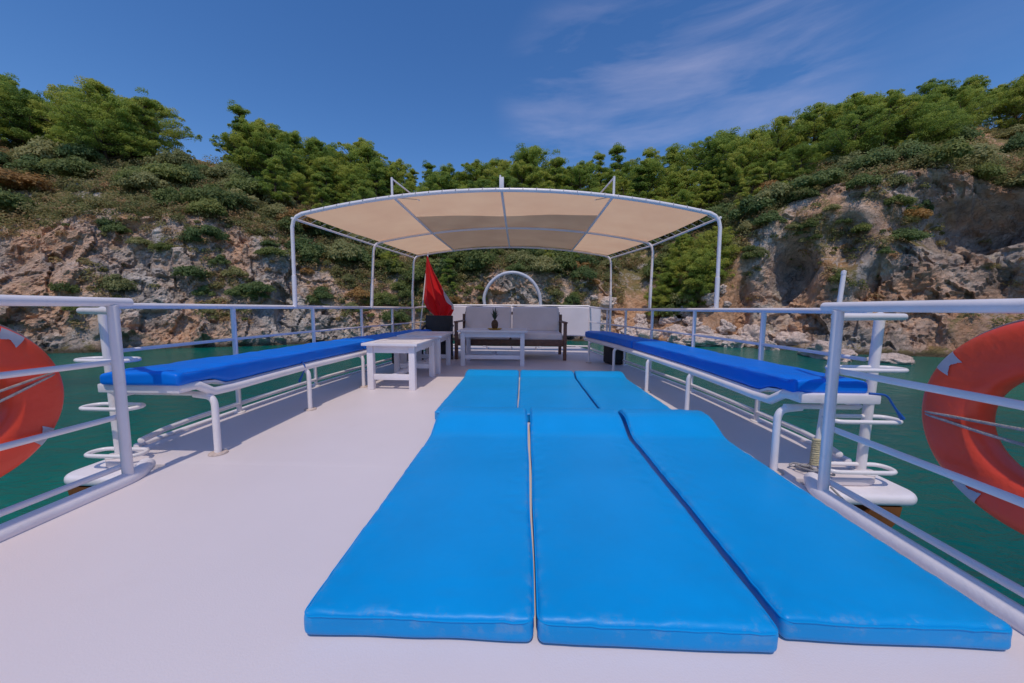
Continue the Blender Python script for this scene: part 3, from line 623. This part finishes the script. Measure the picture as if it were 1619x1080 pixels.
# ------------------------------------------------------------------ canopy
can = empty('canopy', (CX, 5.6, 0), label='beige fabric sun canopy on white arched tubes over the forward deck', cat='canopy')
def cp(mb, name, m='white', **k):
    o = mb.build(name, m, **k); o.parent = can; o.matrix_parent_inverse = Matrix.Translation(-can.location); return o
AR = [(4.03, -2.635, 2.125, 2.02, 2.30), (5.6, -2.375, 1.965, 2.0, 2.24), (7.2, -2.235, 1.715, 2.03, 2.22)]
def cz(y, x):
    ys = [a[0] for a in AR]; f = lambda k: float(np.interp(y, ys, [a[k] for a in AR])); x0, x1, ze, zp = f(1), f(2), f(3), f(4)
    u = (x-(x0+x1)/2)/((x1-x0)/2); return ze+(zp-ze)*(1-abs(u)**2.0)
for i, (y, x0, x1, ze, zp) in enumerate(AR):
    xs = np.linspace(x0+.12, x1-.12, 30); pts = [(float(x), y, cz(y, float(x))) for x in xs]
    full = [(x0, y, 1.05), (x0, y, ze-.12), (x0+.018, y, ze-.05), (x0+.055, y, ze-.005)] + pts + [(x1-.055, y, ze-.005), (x1-.018, y, ze-.05), (x1, y, ze-.12), (x1, y, 1.05)]
    mb = MB(); mb.tube(full[3:-3], .022 if i == 0 else .019); cp(mb, 'arch')
    for sgn, seg in ((-1, full[:4]), (1, full[-4:][::-1])):
        xf = ((-2.645,2.135),(-2.43,1.95),(-2.285,1.735))[i][(sgn+1)//2]; s2 = [(xf, y, 0 if i == 2 else 1.0), (xf*.66+seg[0][0]*.34, y, 1.36)] + [q for q in seg if q[2] > 1.2]
        mb = MB(); mb.tube(s2, .0195); mb.tube([s2[0], s2[1]], .024); cp(mb, 'post')
for x in (-1.46, -.26, .955):
    mb = MB(); mb.tube([(x+(.06 if x < -1 else -.03 if x > 0 else -.04)*(y-4.03)/3.2, y, cz(y, x)-.005) for y in np.linspace(4.03, 7.2, 12)], .017); cp(mb, 'lengthwise_bar')
for k in (1, 2):
    mb = MB(); mb.tube([(AR[0][k]*(1), AR[0][0], AR[0][3]-.02), (AR[1][k], AR[1][0], AR[1][3]-.02), (AR[2][k], AR[2][0], AR[2][3]-.02)], .014); cp(mb, 'side_bar')
mb = MB()
for k, sg in ((1, -1), (2, 1)):
    for y in np.linspace(4.15, 7.1, 19):
        x = float(np.interp(y, [a[0] for a in AR], [a[k] for a in AR])); z = float(np.interp(y, [a[0] for a in AR], [a[3] for a in AR]))
        mb.tube([(x+sg*.016, y, z-.02), (x, y+.012, z+.0), (x-sg*.075, y+.03, cz(y, x-sg*.075)+.030)], .0035, 5)
for x in np.linspace(-2.4, 1.9, 30): mb.tube([(x, 4.0, cz(4.03, x)), (x+.008, 4.03, cz(4.03, x)+.029), (x+.014, 4.07, cz(4.07, x)+.028)], .0035, 5)
cp(mb, 'lacing', 'rope')
def sheet(xa, xb, ya, yb, dz, nx=48, ny=36):
    mb = MB()
    for j in range(ny+1):
        y = ya+(yb-ya)*j/ny
        x0 = float(np.interp(y, [a[0] for a in AR], [a[1] for a in AR])); x1 = float(np.interp(y, [a[0] for a in AR], [a[2] for a in AR]))
        yb0 = y
        l0 = max(xa, x0+.10) if xa is not None else x0+.07; l1 = min(xb, x1-.1) if xb is not None else x1-.07
        for i in range(nx+1):
            x = l0+(l1-l0)*i/nx; y = yb0-(.26*((x-CX)/1.2)**2*(1-j/ny) if xa is not None else 0); sag = .018*abs(math.sin(math.pi*(y-4.03)/1.58))*(.6+.4*math.cos((x-CX)*5.2))
            mb.v.append((x, y, cz(y, x)+dz-sag+.004*noise.noise(Vector((x*4, y*4, dz)))))
    mb.f += [(j*(nx+1)+i, j*(nx+1)+i+1, (j+1)*(nx+1)+i+1, (j+1)*(nx+1)+i) for j in range(ny) for i in range(nx)]
    return mb
cp(sheet(None, None, 4.04, 7.2, .026), 'canopy_cloth', 'awning')
cp(sheet(-1.44, .94, 5.02, 7.2, .040), 'shadow_sheet', 'shadow_grey', label='grey sheet over the middle of the canopy, standing in for a shadow')  # grey sheet added where a shadow darkens the canopy, front edge bowed to match
for x, dx in ((-1.48, .24), (.965, -.16)):       # small upright brackets over the front arch
    z0 = cz(4.03, x); mb = MB(); mb.tube([(x, 4.03, z0), (x, 4.03, z0+.21)], .013, 8); mb.tube([(x, 4.03, z0+.20), (x+dx, 4.25, z0+.03)], .009, 8); cp(mb, 'bracket')
mb = MB(); mb.box((-.26, 4.03, 2.37), (.05, .03, .13), .006); mb.tube([(-.275, 4.03, 2.30), (-.275, 4.03, 2.455)], .010, 8); cp(mb, 'bracket')

def zb(y): t = max(0, min(1, (2.46-y)/.16)); return -.052+.05*t*t*(3-2*t)
# ------------------------------------------------------------------ benches and their cushions
INN = {-1: smooth_tab([(2.1,-2.11),(3.3,-2.13),(4.4,-2.05),(5.6,-1.98),(7.0,-1.82)], 30), 1: smooth_tab([(2.1,1.60),(3.3,1.60),(4.4,1.53),(5.6,1.43),(6.9,1.20)], 30)}
LEGS = {-1: (2.27, 3.33, 4.35, 5.5, 6.6), 1: (2.18, 3.35, 4.3, 5.5, 6.6)}
for sgn, side in ((-1, 'left'), (1, 'right')):
    e = empty('bench', (lerp(INN[sgn], 4.5), 4.5, 0), label='white tubular side bench along the %s rail' % side, cat='bench', group='side benches')
    def pe(mb, name, m='white', **k):
        o = mb.build(name, m, **k); o.parent = e; o.matrix_parent_inverse = Matrix.Translation(-e.location); return o
    yend = 6.95; w = lambda y: railx(y, sgn)-sgn*.09
    inx = lambda y: lerp(INN[sgn], y)
    ys = np.linspace(2.34, yend, 26)
    mb = MB(); mb.tube([(inx(2.1)+sgn*.04, 2.10, .495), (inx(2.12)+sgn*.01, 2.20, .49), (inx(2.25), 2.30, .425)] + [(inx(y), y, .418) for y in np.linspace(2.46, yend, 26)], .029); pe(mb, 'front_beam')
    mb = MB(); mb.tube([(w(y), y, .47+zb(y)) for y in np.linspace(2.12, yend, 26)], .02); pe(mb, 'back_beam')
    mb = MB(); xa, xb = inx(2.1), w(2.2)+sgn*.02; mb.box(((xa+xb)/2+sgn*.02, 2.13, .487), (abs(xb-xa), .09, .055), .008); pe(mb, 'end_board', 'white_wood')
    mb = MB()
    for q in (.12, .37, .62, .87):            # slatted seat
        pts = [(inx(y)+(w(y)-inx(y))*q, y) for y in np.linspace(2.1, yend, 60)]
        hw = .045
        k = len(mb.v)
        for x, y in pts: mb.v += [(x-hw, y, .492+zb(y)), (x+hw, y, .492+zb(y)), (x+hw, y, .508+zb(y)), (x-hw, y, .508+zb(y))]
        for i in range(len(pts)-1):
            for c in range(4): a_ = k+i*4+c; b_ = k+i*4+(c+1)%4; mb.f.append((a_, b_, b_+4, a_+4))
        mb.f += [(k, k+3, k+2, k+1), (k+(len(pts)-1)*4, k+(len(pts)-1)*4+1, k+(len(pts)-1)*4+2, k+(len(pts)-1)*4+3)]
    pe(mb, 'slatted_seat', 'white_wood', angle=20)
    for i, y in enumerate(LEGS[sgn]):
        x = inx(y); lx = x-sgn*.035
        mb = MB(); mb.tube(fillet([(lx, y, 0), (lx-sgn*.0, y, .395), (x+sgn*.10, y, .41)], .11), .021); lg = pe(mb, 'leg'); mb = MB(); mb.lathe([(.021, .013), (.052, .010), (.056, .001)], 18, (lx, y, .001)); fo_ = mb.build('flange', 'rust'); fo_.parent = lg
        mb = MB(); mb.tube([(x, y, .416), (w(y), y, .416)], .015, 8); pe(mb, 'cross_bar')
    # vinyl cushion, one long pad bent along the rail, in two lengths
    segs = ((2.06, 4.45), (4.47, 6.98)) if sgn < 0 else ((2.12, 4.9), (4.92, 6.98))
    for ci, (ya, yb) in enumerate(segs):
        wd = .60
        def fn(p, ya=ya, yb=yb):
            y = ya+(p.y+ (yb-ya)/2); u = (p.x+wd/2)/wd                       # u: 0 inner, 1 outer
            xi = inx(y)+sgn*.0; xo = w(y); x = xi+(xo-xi)*u
            b0 = .512+zb(y); t0 = .566+.026*max(0, min(1, (3.2-y)/1.1)); z = b0+(t0-b0)*p.z/.09
            edge = min(u, 1-u, 1)
            z += (.007*noise.noise(Vector((x*3.5, y*3.5, sgn)))+.006*noise.noise(Vector((x*9, y*9, sgn)))) * (p.z/.09)
            if p.z > .05: z += .014*min(1, edge*6)
            x += .006*noise.noise(Vector((y*7, p.z*20, 4)))
            # creases where the near end sags over the beam
            if y < 2.75: z += .004*math.sin(y*34+u*3)*(p.z/.09)*(2.75-y)/.65; z -= .012*(2.75-y)*(p.z/.09)
            return Vector((x, y, z))
        vs, fs = rbox((wd, yb-ya, .09), .026, (8, int((yb-ya)*22), 3), fn)
        if sgn < 0: fs = [f[::-1] for f in fs]
        mb = MB().add(vs, fs)
        o = mb.build('bench_cushion', 'cushion', angle=60, label='long blue vinyl cushion on the %s end of the %s side bench' % (('near', 'far')[ci], side), cat='cushion', group='bench cushions')
        # seam piping
        pts = [(lerp(INN[sgn], y)-sgn*.003, float(y), .560+.026*max(0, min(1, (3.2-y)/1.1))) for y in np.linspace(ya+.03, yb-.03, 40)]; mb = MB(); mb.tube(pts, .004, 6); q = mb.build('piping', 'cushion'); q.parent = o
# blue ties
for x, y, z, pts, lb in ((2.08, 2.13, .50, [(2.02,2.10,.52),(2.10,2.08,.52),(2.13,2.07,.46),(2.18,2.06,.385)], 'blue ribbon tie hanging off the near end of the right bench'),
                     (-2.1, 3.33, .5, [(-2.13,3.30,.48),(-2.09,3.29,.44),(-2.11,3.30,.39),(-2.18,3.33,.28)], 'short blue tie knotted round the left bench beam')):
    mb = MB(); mb.tube(fillet(pts, .03), [.008]+[.006]*(len(fillet(pts,.03))-2)+[.013], 8); mb.build('cushion_tie', 'strap', label=lb, cat='tie')

# ------------------------------------------------------------------ sun mats
def sun_mat(loc, w, ln, hump, th, seed, label, rz=0, twist=0):
    hs, hh = hump
    def fn(p):
        yy = p.y+ln/2; t = (p.z/th)
        z = p.z
        s = max(0, (yy-hs)/(ln-hs)); lift = hh*(math.sin(min(1, s/.62)*math.pi/2)**2)*(1 if s < .75 else 1-.30*((s-.75)/.25)**2)
        z += lift*(.25+.75*t)
        ex = min(1, (w/2-abs(p.x))/.12); ey = min(1, min(yy, ln-yy)/.14); z += .008*t*min(ex, ey)
        near = max(0, 1-min(w/2-abs(p.x), yy, ln-yy)/.22)
        z += t*(.003*noise.noise(Vector((p.x*4, yy*4, seed))) + .0065*near*noise.noise(Vector((p.x*22, yy*22, seed))))
        x = p.x + .006*noise.noise(Vector((yy*2.3, seed, 0)))*(1 if p.x > 0 else -1)+ twist*((yy/ln)-.5)
        y = p.y + .006*noise.noise(Vector((p.x*5, seed, p.z*12)))
        return Vector((x, y, z))
    vs, fs = rbox((w, ln, th), .022, (34, 96, 4), fn); mb = MB().add(vs, fs)
    o = mb.build('sun_mat', 'mat', angle=70, label=label, cat='mattress', group='blue sun mats'); o.location = loc; o.rotation_euler.z = rz
    a = o.data.attributes.new('wear', 'FLOAT', 'POINT'); wv = []
    for v in vs:
        d = min(w/2-abs(v.x), v.y+ln/2, ln/2-v.y); top = 1 if v.z > th*.45 else .35
        wv.append(max(0, 1-abs(d-.008)/.022)*top*(.8 if v.y < -ln/2+.1 else .5))
    a.data.foreach_set('value', wv)
    # welted seam round the top edge
    loop = []
    r = .03
    for sx, sy in ((-1,-1),(1,-1),(1,1),(-1,1)):
        for i in range(5):
            aa = {(-1,-1): math.pi, (1,-1): 1.5*math.pi, (1,1): 0, (-1,1): .5*math.pi}[(sx,sy)]+i*math.pi/8
            loop.append((sx*(w/2-r)+r*math.cos(aa), sy*(ln/2-r)+r*math.sin(aa)))
    dense = []
    for p, q in zip(loop, loop[1:]+loop[:1]):
        k = max(1, int(math.hypot(q[0]-p[0], q[1]-p[1])/.03))
        for i in range(k): dense.append((p[0]+(q[0]-p[0])*i/k, p[1]+(q[1]-p[1])*i/k))
    pts = [fn(Vector((x*.997, y*.999, th*.86))) for x, y in dense]
    mb = MB(); mb.tube(pts, .0036, 6, closed=True); s_ = mb.build('piping', 'mat'); s_.parent = o
    return o
Z0 = .003
sun_mat((-.315, 1.955, Z0), .70, 1.98, (1.45, .10), .082, 1, 'blue sun mat nearest the camera on the left, its far end raised', R(.2))
sun_mat((.405, 1.955, Z0), .70, 1.99, (1.48, .10), .085, 2, 'blue sun mat in the middle of the near row', R(-.3))
sun_mat((1.125, 1.98, Z0), .66, 1.96, (1.48, .10), .080, 3, 'blue sun mat on the right of the near row, beside the guard rail', R(-.4))
sun_mat((-.425, 4.02, Z0), .73, 1.96, (1.62, .05), .085, 4, 'blue sun mat at the left of the far row, ahead of the low tables', R(.2))
sun_mat((.325, 4.02, Z0), .73, 1.96, (1.62, .05), .085, 5, 'blue sun mat in the middle of the far row')
sun_mat((1.045, 4.02, Z0), .66, 1.96, (1.62, .05), .085, 6, 'blue sun mat at the right of the far row', R(.2))

# ------------------------------------------------------------------ tables
def table(cx, cy, wx, ly, h, label, rz=0, stretch='ends', leg=.075):
    e = empty('low_table', (cx, cy, 0), label=label, cat='table', group='white wooden tables'); e.rotation_euler.z = rz
    def p(mb, name, **k): return mb.build(name, 'white_wood', e, **k)
    mb = MB(); fr = .10                                   # framed top with a sunk panel
    mb.box((0, -ly/2+fr/2, h-.016), (wx, fr, .032), .005); mb.box((0, ly/2-fr/2, h-.016), (wx, fr, .032), .005)
    for s in (-1, 1): mb.box((s*(wx/2-fr/2), 0, h-.016), (fr, ly-2*fr+.002, .031), .005)
    n = 4
    for i in range(n):
        q = (ly-2*fr)/n; mb.box((0, -ly/2+fr+q*(i+.5), h-.020), (wx-2*fr, q-.004, .022), .004)
    t = p(mb, 'tabletop')
    ix, iy = wx/2-.045-leg/2, ly/2-.045-leg/2
    for sx in (-1, 1):
        for sy in (-1, 1): mb = MB(); mb.box((sx*ix, sy*iy, (h-.033)/2), (leg, leg, h-.033), .006); p(mb, 'leg')
    mb = MB()
    for s in (-1, 1): mb.box((0, s*iy, h-.033-.045), (2*ix-leg, .028, .09), .004); mb.box((s*ix, 0, h-.033-.045), (.028, 2*iy-leg, .09), .004)
    p(mb, 'apron')
    for s in (-1, 1): mb = MB(); mb.box((0, s*iy, .155), (2*ix-leg, .032, .07), .004) ; p(mb, 'stretcher')
    mb = MB(); mb.box((0, 0, .155), (.06, 2*iy-.034, .05), .004); p(mb, 'stretcher')
    return e
table(-1.60, 4.66, .68, 1.02, .575, 'white low table nearest the mats beside the left bench', R(-1))
table(-1.57, 5.72, .68, .98, .59, 'white low table behind the nearest one by the left bench', R(1))
table(-.54, 6.42, 1.20, .78, .625, 'wider white table in front of the sofa with a pineapple on it')

# pineapple on a yellow plate
mb = MB(); mb.lathe([(0, .004), (.10, .004), (.135, .022), (.138, .022), (.105, 0), (0, 0)], 28); pl = mb.build('yellow_plate', 'yellow', label='yellow plate under the pineapple on the sofa table', cat='plate'); pl.location = (-.52, 6.32, .626)
pa = empty('pineapple', (-.52, 6.32, .632), label='small dark pineapple with a leafy top on the sofa table', cat='fruit')
mb = MB(); prof = [(0.001,0),(.035,.004),(.052,.03),(.060,.07),(.058,.11),(.045,.145),(.025,.165),(0.001,.17)]; seg = 24
for r_, z_ in prof:
    for k in range(seg): rr_ = r_*(1+.06*math.sin(k*2*math.pi/seg*8+z_*130)); mb.v.append((rr_*math.cos(2*math.pi*k/seg), rr_*math.sin(2*math.pi*k/seg), z_))
mb.f += [(i*seg+k, i*seg+(k+1)%seg, (i+1)*seg+(k+1)%seg, (i+1)*seg+k) for i in range(len(prof)-1) for k in range(seg)]
mb.build('fruit_body', 'pine_skin', pa)
mb = MB()
for i in range(26):
    a = i*2.4; ln = .10+.16*(i/26); sp = .7*(1-i/26)+.08; d = Vector((math.cos(a)*sp, math.sin(a)*sp, 1)).normalized(); s = d.cross(Vector((0,0,1))).normalized() if abs(d.z) < .999 else Vector((1,0,0)); b0 = Vector((0,0,.16))
    mb.add([b0-s*.010, b0+s*.010, b0+d*ln*.55+s*.011, b0+d*ln*.55-s*.011, b0+d*ln+Vector((d.x,d.y,0))*.03], [(0,1,2,3),(3,2,4)])
mb.build('leaf_crown', 'leaf', pa, smooth=False)

# ------------------------------------------------------------------ sofa
so = empty('sofa', (-.26, 7.3, 0), label='two seat sofa with grey cushions and dark brown wooden frame facing the mats', cat='sofa')
def sp_(mb, name, m, **k): return mb.build(name, m, so, **k)
WX = 1.06; Y0, Y1 = -.42, .52
for sx in (-1, 1):
    mb = MB(); mb.box((sx*WX, Y0, .36), (.065, .065, .72), .008); sp_(mb, 'leg', 'wood')
    mb = MB(); mb.box((sx*WX, Y1, .44), (.065, .065, .88), .008); sp_(mb, 'leg', 'wood')
    mb = MB(); mb.box((sx*WX, (Y0+Y1)/2-.01, .735), (.085, Y1-Y0+.10, .03), .010); sp_(mb, 'armrest', 'wood')
    mb = MB(); mb.box((sx*WX, (Y0+Y1)/2, .33), (.03, Y1-Y0-.065, .10), .005); sp_(mb, 'side_rail', 'wood')
mb = MB(); mb.box((0, Y0, .335), (2*WX-.065, .03, .12), .005); mb.box((0, Y1, .335), (2*WX-.065, .03, .12), .005)
for i in range(7): mb.box((0, Y0+.09+i*.125, .38), (2*WX-.04, .07, .016), .003)
sp_(mb, 'seat_frame', 'wood')
mb = MB()
for i in range(12): mb.box((-WX+.1+i*(2*WX-.2)/11, Y1+.01, .64), (.05, .018, .46), .003)
mb.box((0, Y1, .90), (2*WX-.04, .035, .06), .005); sp_(mb, 'back_frame', 'wood')
for k in (-.5, .5):
    vs, fs = rbox((WX-.06, .86, .13), .035, (10, 8, 3), lambda p: Vector((p.x, p.y, p.z+(.02*math.cos(p.x*2.8)*math.cos(p.y*3.2) if p.z > .06 else 0)))); mb = MB().add([Vector(v)+Vector((k*(WX-.03)*2*.5*1.0*1.0, .0, .392)) for v in vs], fs); sp_(mb, 'seat_cushion', 'grey_cloth', angle=60)
    vs, fs = rbox((WX-.06, .15, .52), .045, (10, 3, 10), lambda p: Vector((p.x, p.y+(-.03*math.cos(p.x*2.8)*math.cos((p.z-.26)*5) if p.y < 0 else 0), p.z))); mb = MB().add([Vector(v)+Vector((k*(WX-.03)*2*.5*1.0*1.0, .36+.12*(v[2]/.52), .52)) for v in vs], fs); sp_(mb, 'back_cushion', 'grey_cloth', angle=60)

# black rattan armchair at the left end of the sofa
ch = empty('armchair', (-1.72, 7.05, 0), label='black woven armchair between the low tables and the sofa', cat='chair'); ch.rotation_euler.z = R(8)
def cc(mb, name): return mb.build(name, 'rattan', ch)
mb = MB(); mb.box((0, 0, .36), (.56, .52, .09), .02); cc(mb, 'seat')
mb = MB(); mb.box((0, -.03, .18), (.46, .40, .27), .015); cc(mb, 'base_panel')
mb = MB(); mb.box((0, .26, .62), (.56, .05, .46), .02, rot=Matrix.Rotation(R(-8), 3, 'X')); cc(mb, 'backrest')
for sx in (-1, 1):
    mb = MB(); mb.tube(fillet([(sx*.28, -.25, 0), (sx*.28, -.25, .60), (sx*.28, .27, .64)], .08), .02); cc(mb, 'armrest')
    mb = MB(); mb.tube([(sx*.26, .25, 0), (sx*.26, .25, .6)], .02); cc(mb, 'leg')

# black speaker boxes
def speaker(x, y, rz, label):
    e = empty('speaker', (x, y, 0), label=label, cat='speaker', group='black speakers under the benches'); e.rotation_euler.z = rz
    mb = MB(); mb.box((0, 0, .205), (.30, .34, .39), .03, 4); mb.build('cabinet', 'black', e)
    mb = MB(); mb.lathe([(0, 0), (.06, .006), (.11, .012), (.125, .006), (.125, -.01)], 28); o = mb.build('grille', 'black', e); o.location = (0, -.172, .20); o.rotation_euler.x = R(90)
    for sx in (-1, 1):
        for sy in (-1, 1): mb = MB(); mb.lathe([(.018, 0), (.022, .012), (0, .012)], 10, (sx*.11, sy*.12, 0)); mb.build('foot', 'black', e)
speaker(1.68, 6.55, R(12), 'black boxy speaker on the deck under the right bench')
speaker(-2.17, 6.3, R(-10), 'black boxy speaker on the deck under the left bench')

# ------------------------------------------------------------------ flag
fp = empty('flag', (-2.16, 7.62, 0), label='red flag with white crescent hanging limp from its pole', cat='flag')
mb = MB(); mb.tube([(-.14, 0, .15), (.10, .04, 2.22)], .014); mb.lathe([(0, .02), (.02, .01), (.022, 0)], 12, (.10, .04, 2.22)); mb.build('flag_pole', 'white', fp)
def flag_mat():
    m, t, n, l, b = newmat('red_flag_cloth'); uv = n('ShaderNodeUVMap')
    def circ(cx, cy, r):
        v = n('ShaderNodeVectorMath'); v.operation = 'DISTANCE'; l(uv.outputs[0], v.inputs[0]); v.inputs[1].default_value = (cx, cy, 0); k = n('ShaderNodeMath'); k.operation = 'LESS_THAN'; l(v.outputs['Value'], k.inputs[0]); k.inputs[1].default_value = r; return k.outputs[0]
    s = n('ShaderNodeMath'); s.operation = 'SUBTRACT'; s.use_clamp = True; l(circ(.5, .5, .25), s.inputs[0]); l(circ(.56, .5, .20), s.inputs[1])
    star = n('ShaderNodeMath'); star.operation = 'ADD'; star.use_clamp = True; l(s.outputs[0], star.inputs[0]); l(circ(.79, .5, .065), star.inputs[1])
    x = n('ShaderNodeMixRGB'); l(star.outputs[0], x.inputs[0]); x.inputs[1].default_value = (.88, .010, .018, 1); x.inputs[2].default_value = (.75, .72, .72, 1)
    b.inputs['Roughness'].default_value = .7; b.inputs['Sheen Weight'].default_value = .2; l(x.outputs[0], b.inputs['Base Color'])
    tr = n('ShaderNodeBsdfTranslucent'); l(x.outputs[0], tr.inputs[0]); mx_ = n('ShaderNodeMixShader'); mx_.inputs[0].default_value = .3; l(b.outputs[0], mx_.inputs[1]); l(tr.outputs[0], mx_.inputs[2]); l(mx_.outputs[0], t.nodes['Material Output'].inputs[0]); return m
# silhouette of the gathered cloth (offsets from the pole foot, metres): left edge, right edge by height
fl = [(2.10, .085, .10), (1.95, .06, .155), (1.75, .03, .245), (1.55, .01, .36), (1.38, .00, .46), (1.20, -.01, .60), (1.08, .02, .68), (.98, .07, .665), (.88, .16, .60), (.78, .27, .53), (.70, .36, .47)]
mb = MB(); nu, nv = 90, 60; uvs = []
for j in range(nv+1):
    q = j/nv*(len(fl)-1); i0 = min(int(q), len(fl)-2); t = q-i0; zz, xl, xr = [fl[i0][k]*(1-t)+fl[i0+1][k]*t for k in range(3)]
    fold = min(1, j/8)
    for i in range(nu+1):
        u = i/nu; ww = xr-xl
        ph = u*2*math.pi*2.6+j*.05; yy = .075*math.sin(ph)*fold*(.35+.65*min(1, ww/.5)); xx = xl+ww*(u+.045*math.sin(ph*2+.6)*fold)
        zz2 = zz + .05*math.sin(u*5+1.2)*fold*min(1, ww) + .02*math.sin(u*17)*(j/nv)
        mb.v.append((xx, yy-.02, zz2)); uvs.append((u*.31, 1-j/nv*.95))
mb.f += [(j*(nu+1)+i, (j+1)*(nu+1)+i, (j+1)*(nu+1)+i+1, j*(nu+1)+i+1) for j in range(nv) for i in range(nu)]
fo = mb.build('flag_cloth', flag_mat(), fp, angle=180); ul = fo.data.uv_layers.new(name='UVMap')
for lp in fo.data.loops: ul.data[lp.index].uv = uvs[lp.vertex_index]

# ------------------------------------------------------------------ life rings
def ring(loc, sgn, label):
    e = empty('life_ring', loc, label=label, cat='life ring', group='orange life rings')
    Ro, Ri, T = .38, .19, .125; cm = (Ro+Ri)/2; hw = (Ro-Ri)/2; mb = MB(); nu, nv = 96, 28
    def sec(k):
        a = 2*math.pi*k/nv; c, s = math.cos(a), math.sin(a); p = 3.0; return cm+hw*math.copysign(abs(c)**(2/p), c), T/2*math.copysign(abs(s)**(2/p), s)
    for i in range(nu):
        A = 2*math.pi*i/nu
        for k in range(nv): r, x = sec(k); mb.v.append((x*1.0, r*math.cos(A), r*math.sin(A)))
    mb.f += [(i*nv+k, ((i+1)%nu)*nv+k, ((i+1)%nu)*nv+(k+1)%nv, i*nv+(k+1)%nv) for i in range(nu) for k in range(nv)]
    mb.build('ring_body', 'orange', e, angle=60)
    for q in range(4):                                                    # reflective patches folded round the ring, with swallow-tail ends
        A0 = math.pi/4+q*math.pi/2; mb = MB(); m_ = 22; n_ = 22; ks = range(-m_, m_+1)
        for j in range(n_+1):
            for k in ks:
                kk = (k/m_)*13.2/28*nv*.5; tt = 2*math.pi*kk/nv if False else math.pi*(.34+.12*(k/m_))*(-sgn)
                c, s = math.cos(tt), math.sin(tt); r = cm+(hw+.0025)*math.copysign(abs(c)**(2/3), c); x = (T/2+.0025)*math.copysign(abs(s)**(2/3), s)
                half = .115*(1-.0*abs(k)/m_); off = (j/n_-.5)*2*half
                a = A0+off*(1 if True else 0); mb.v.append((x, r*math.cos(a), r*math.sin(a)))
        w_ = 2*m_+1
        for j in range(n_):
            for k in range(w_-1):
                tail = max(0, (k+.5-m_)/m_); mid = abs(j+.5-n_/2)/(n_/2)
                if tail > .50+.5*mid: continue
                mb.f.append((j*w_+k, j*w_+k+1, (j+1)*w_+k+1, (j+1)*w_+k))
        mb.build('reflective_patch', 'patch', e, angle=60)
    pts = []                                                               # grab line, slack between the four patches
    for i in range(160):
        A = 2*math.pi*i/160; s = abs(math.sin(2*(A))); r = Ro+.006+.0*s; pts.append((.0, r*math.cos(A), r*math.sin(A)))
    mb = MB(); mb.tube(pts, .005, 6, closed=True); mb.build('grab_line', 'rope', e)
    mb = MB()
    side = -sgn*(T/2+.008)
    mb.tube(fillet([(side*.2, Ro*1.0, .05), (side*.8, Ro*.9, .045), (side, .10, .012), (side+(-sgn)*.03, -.3, -.03), (side, -Ro*.98, -.05)], .1), .006, 8)
    mb.tube(fillet([(side*.2, Ro*1.0, .045), (side*.8, Ro*.9, .035), (side-sgn*.004, .12, -.03), (side, -.2, -.10), (side, -Ro*.9, -.12)], .1), .006, 8); mb.build('lashing', 'rope', e)
    return e
ring((-2.36, 1.30, .585), -1, 'orange life ring hanging outside the left gate rail').rotation_euler = (R(8), 0, R(-3))
ring((1.76, 1.17, .61), 1, 'orange life ring hanging outside the right gate rail').rotation_euler = (R(-12), 0, R(3))

# thin whip pole by the right gate
wp = empty('antenna_pole', (1.80, 2.17, 0), label='thin white pole lashed upright beside the right gate post', cat='pole')
mb = MB(); mb.tube([(0, .0, .03), (.09, .02, 1.22)], [.016, .012]); mb.tube([(.088, .02, 1.215), (.09, .02, 1.235)], .013); mb.build('shaft', 'white', wp)
mb = MB(); pts = [(.006+.019*math.cos(a)*(1-.2*a/75), .004+.019*math.sin(a)*(1-.2*a/75), .05+a*.0022) for a in np.arange(0, 75, .35)]; mb.tube(pts, .0085, 6); mb.build('cord_wrap', 'yellow_rope', wp)
mb = MB(); rnd = random.Random(3)
pts = [(rnd.uniform(-.12,.10), rnd.uniform(-.10,.08), rnd.uniform(.012,.05)) for _ in range(16)]; mb.tube(fillet(pts, .05, 5), .006, 6); mb.build('rope_tangle', 'rope', wp)
# mooring line along the right side deck edge
pts = [(1.72, 1.95, .02), (1.70, 1.75, -.03), (1.69, 1.5, -.02), (1.73, 1.25, -.08), (1.70, .9, -.03), (1.74, .5, -.06), (1.70, 0, -.03)]
mb = MB(); mb.tube(fillet(pts, .2, 8), .006, 6); mb.build('mooring_line', 'rope', label='thin grey line trailing outside the right toe rail', cat='rope')
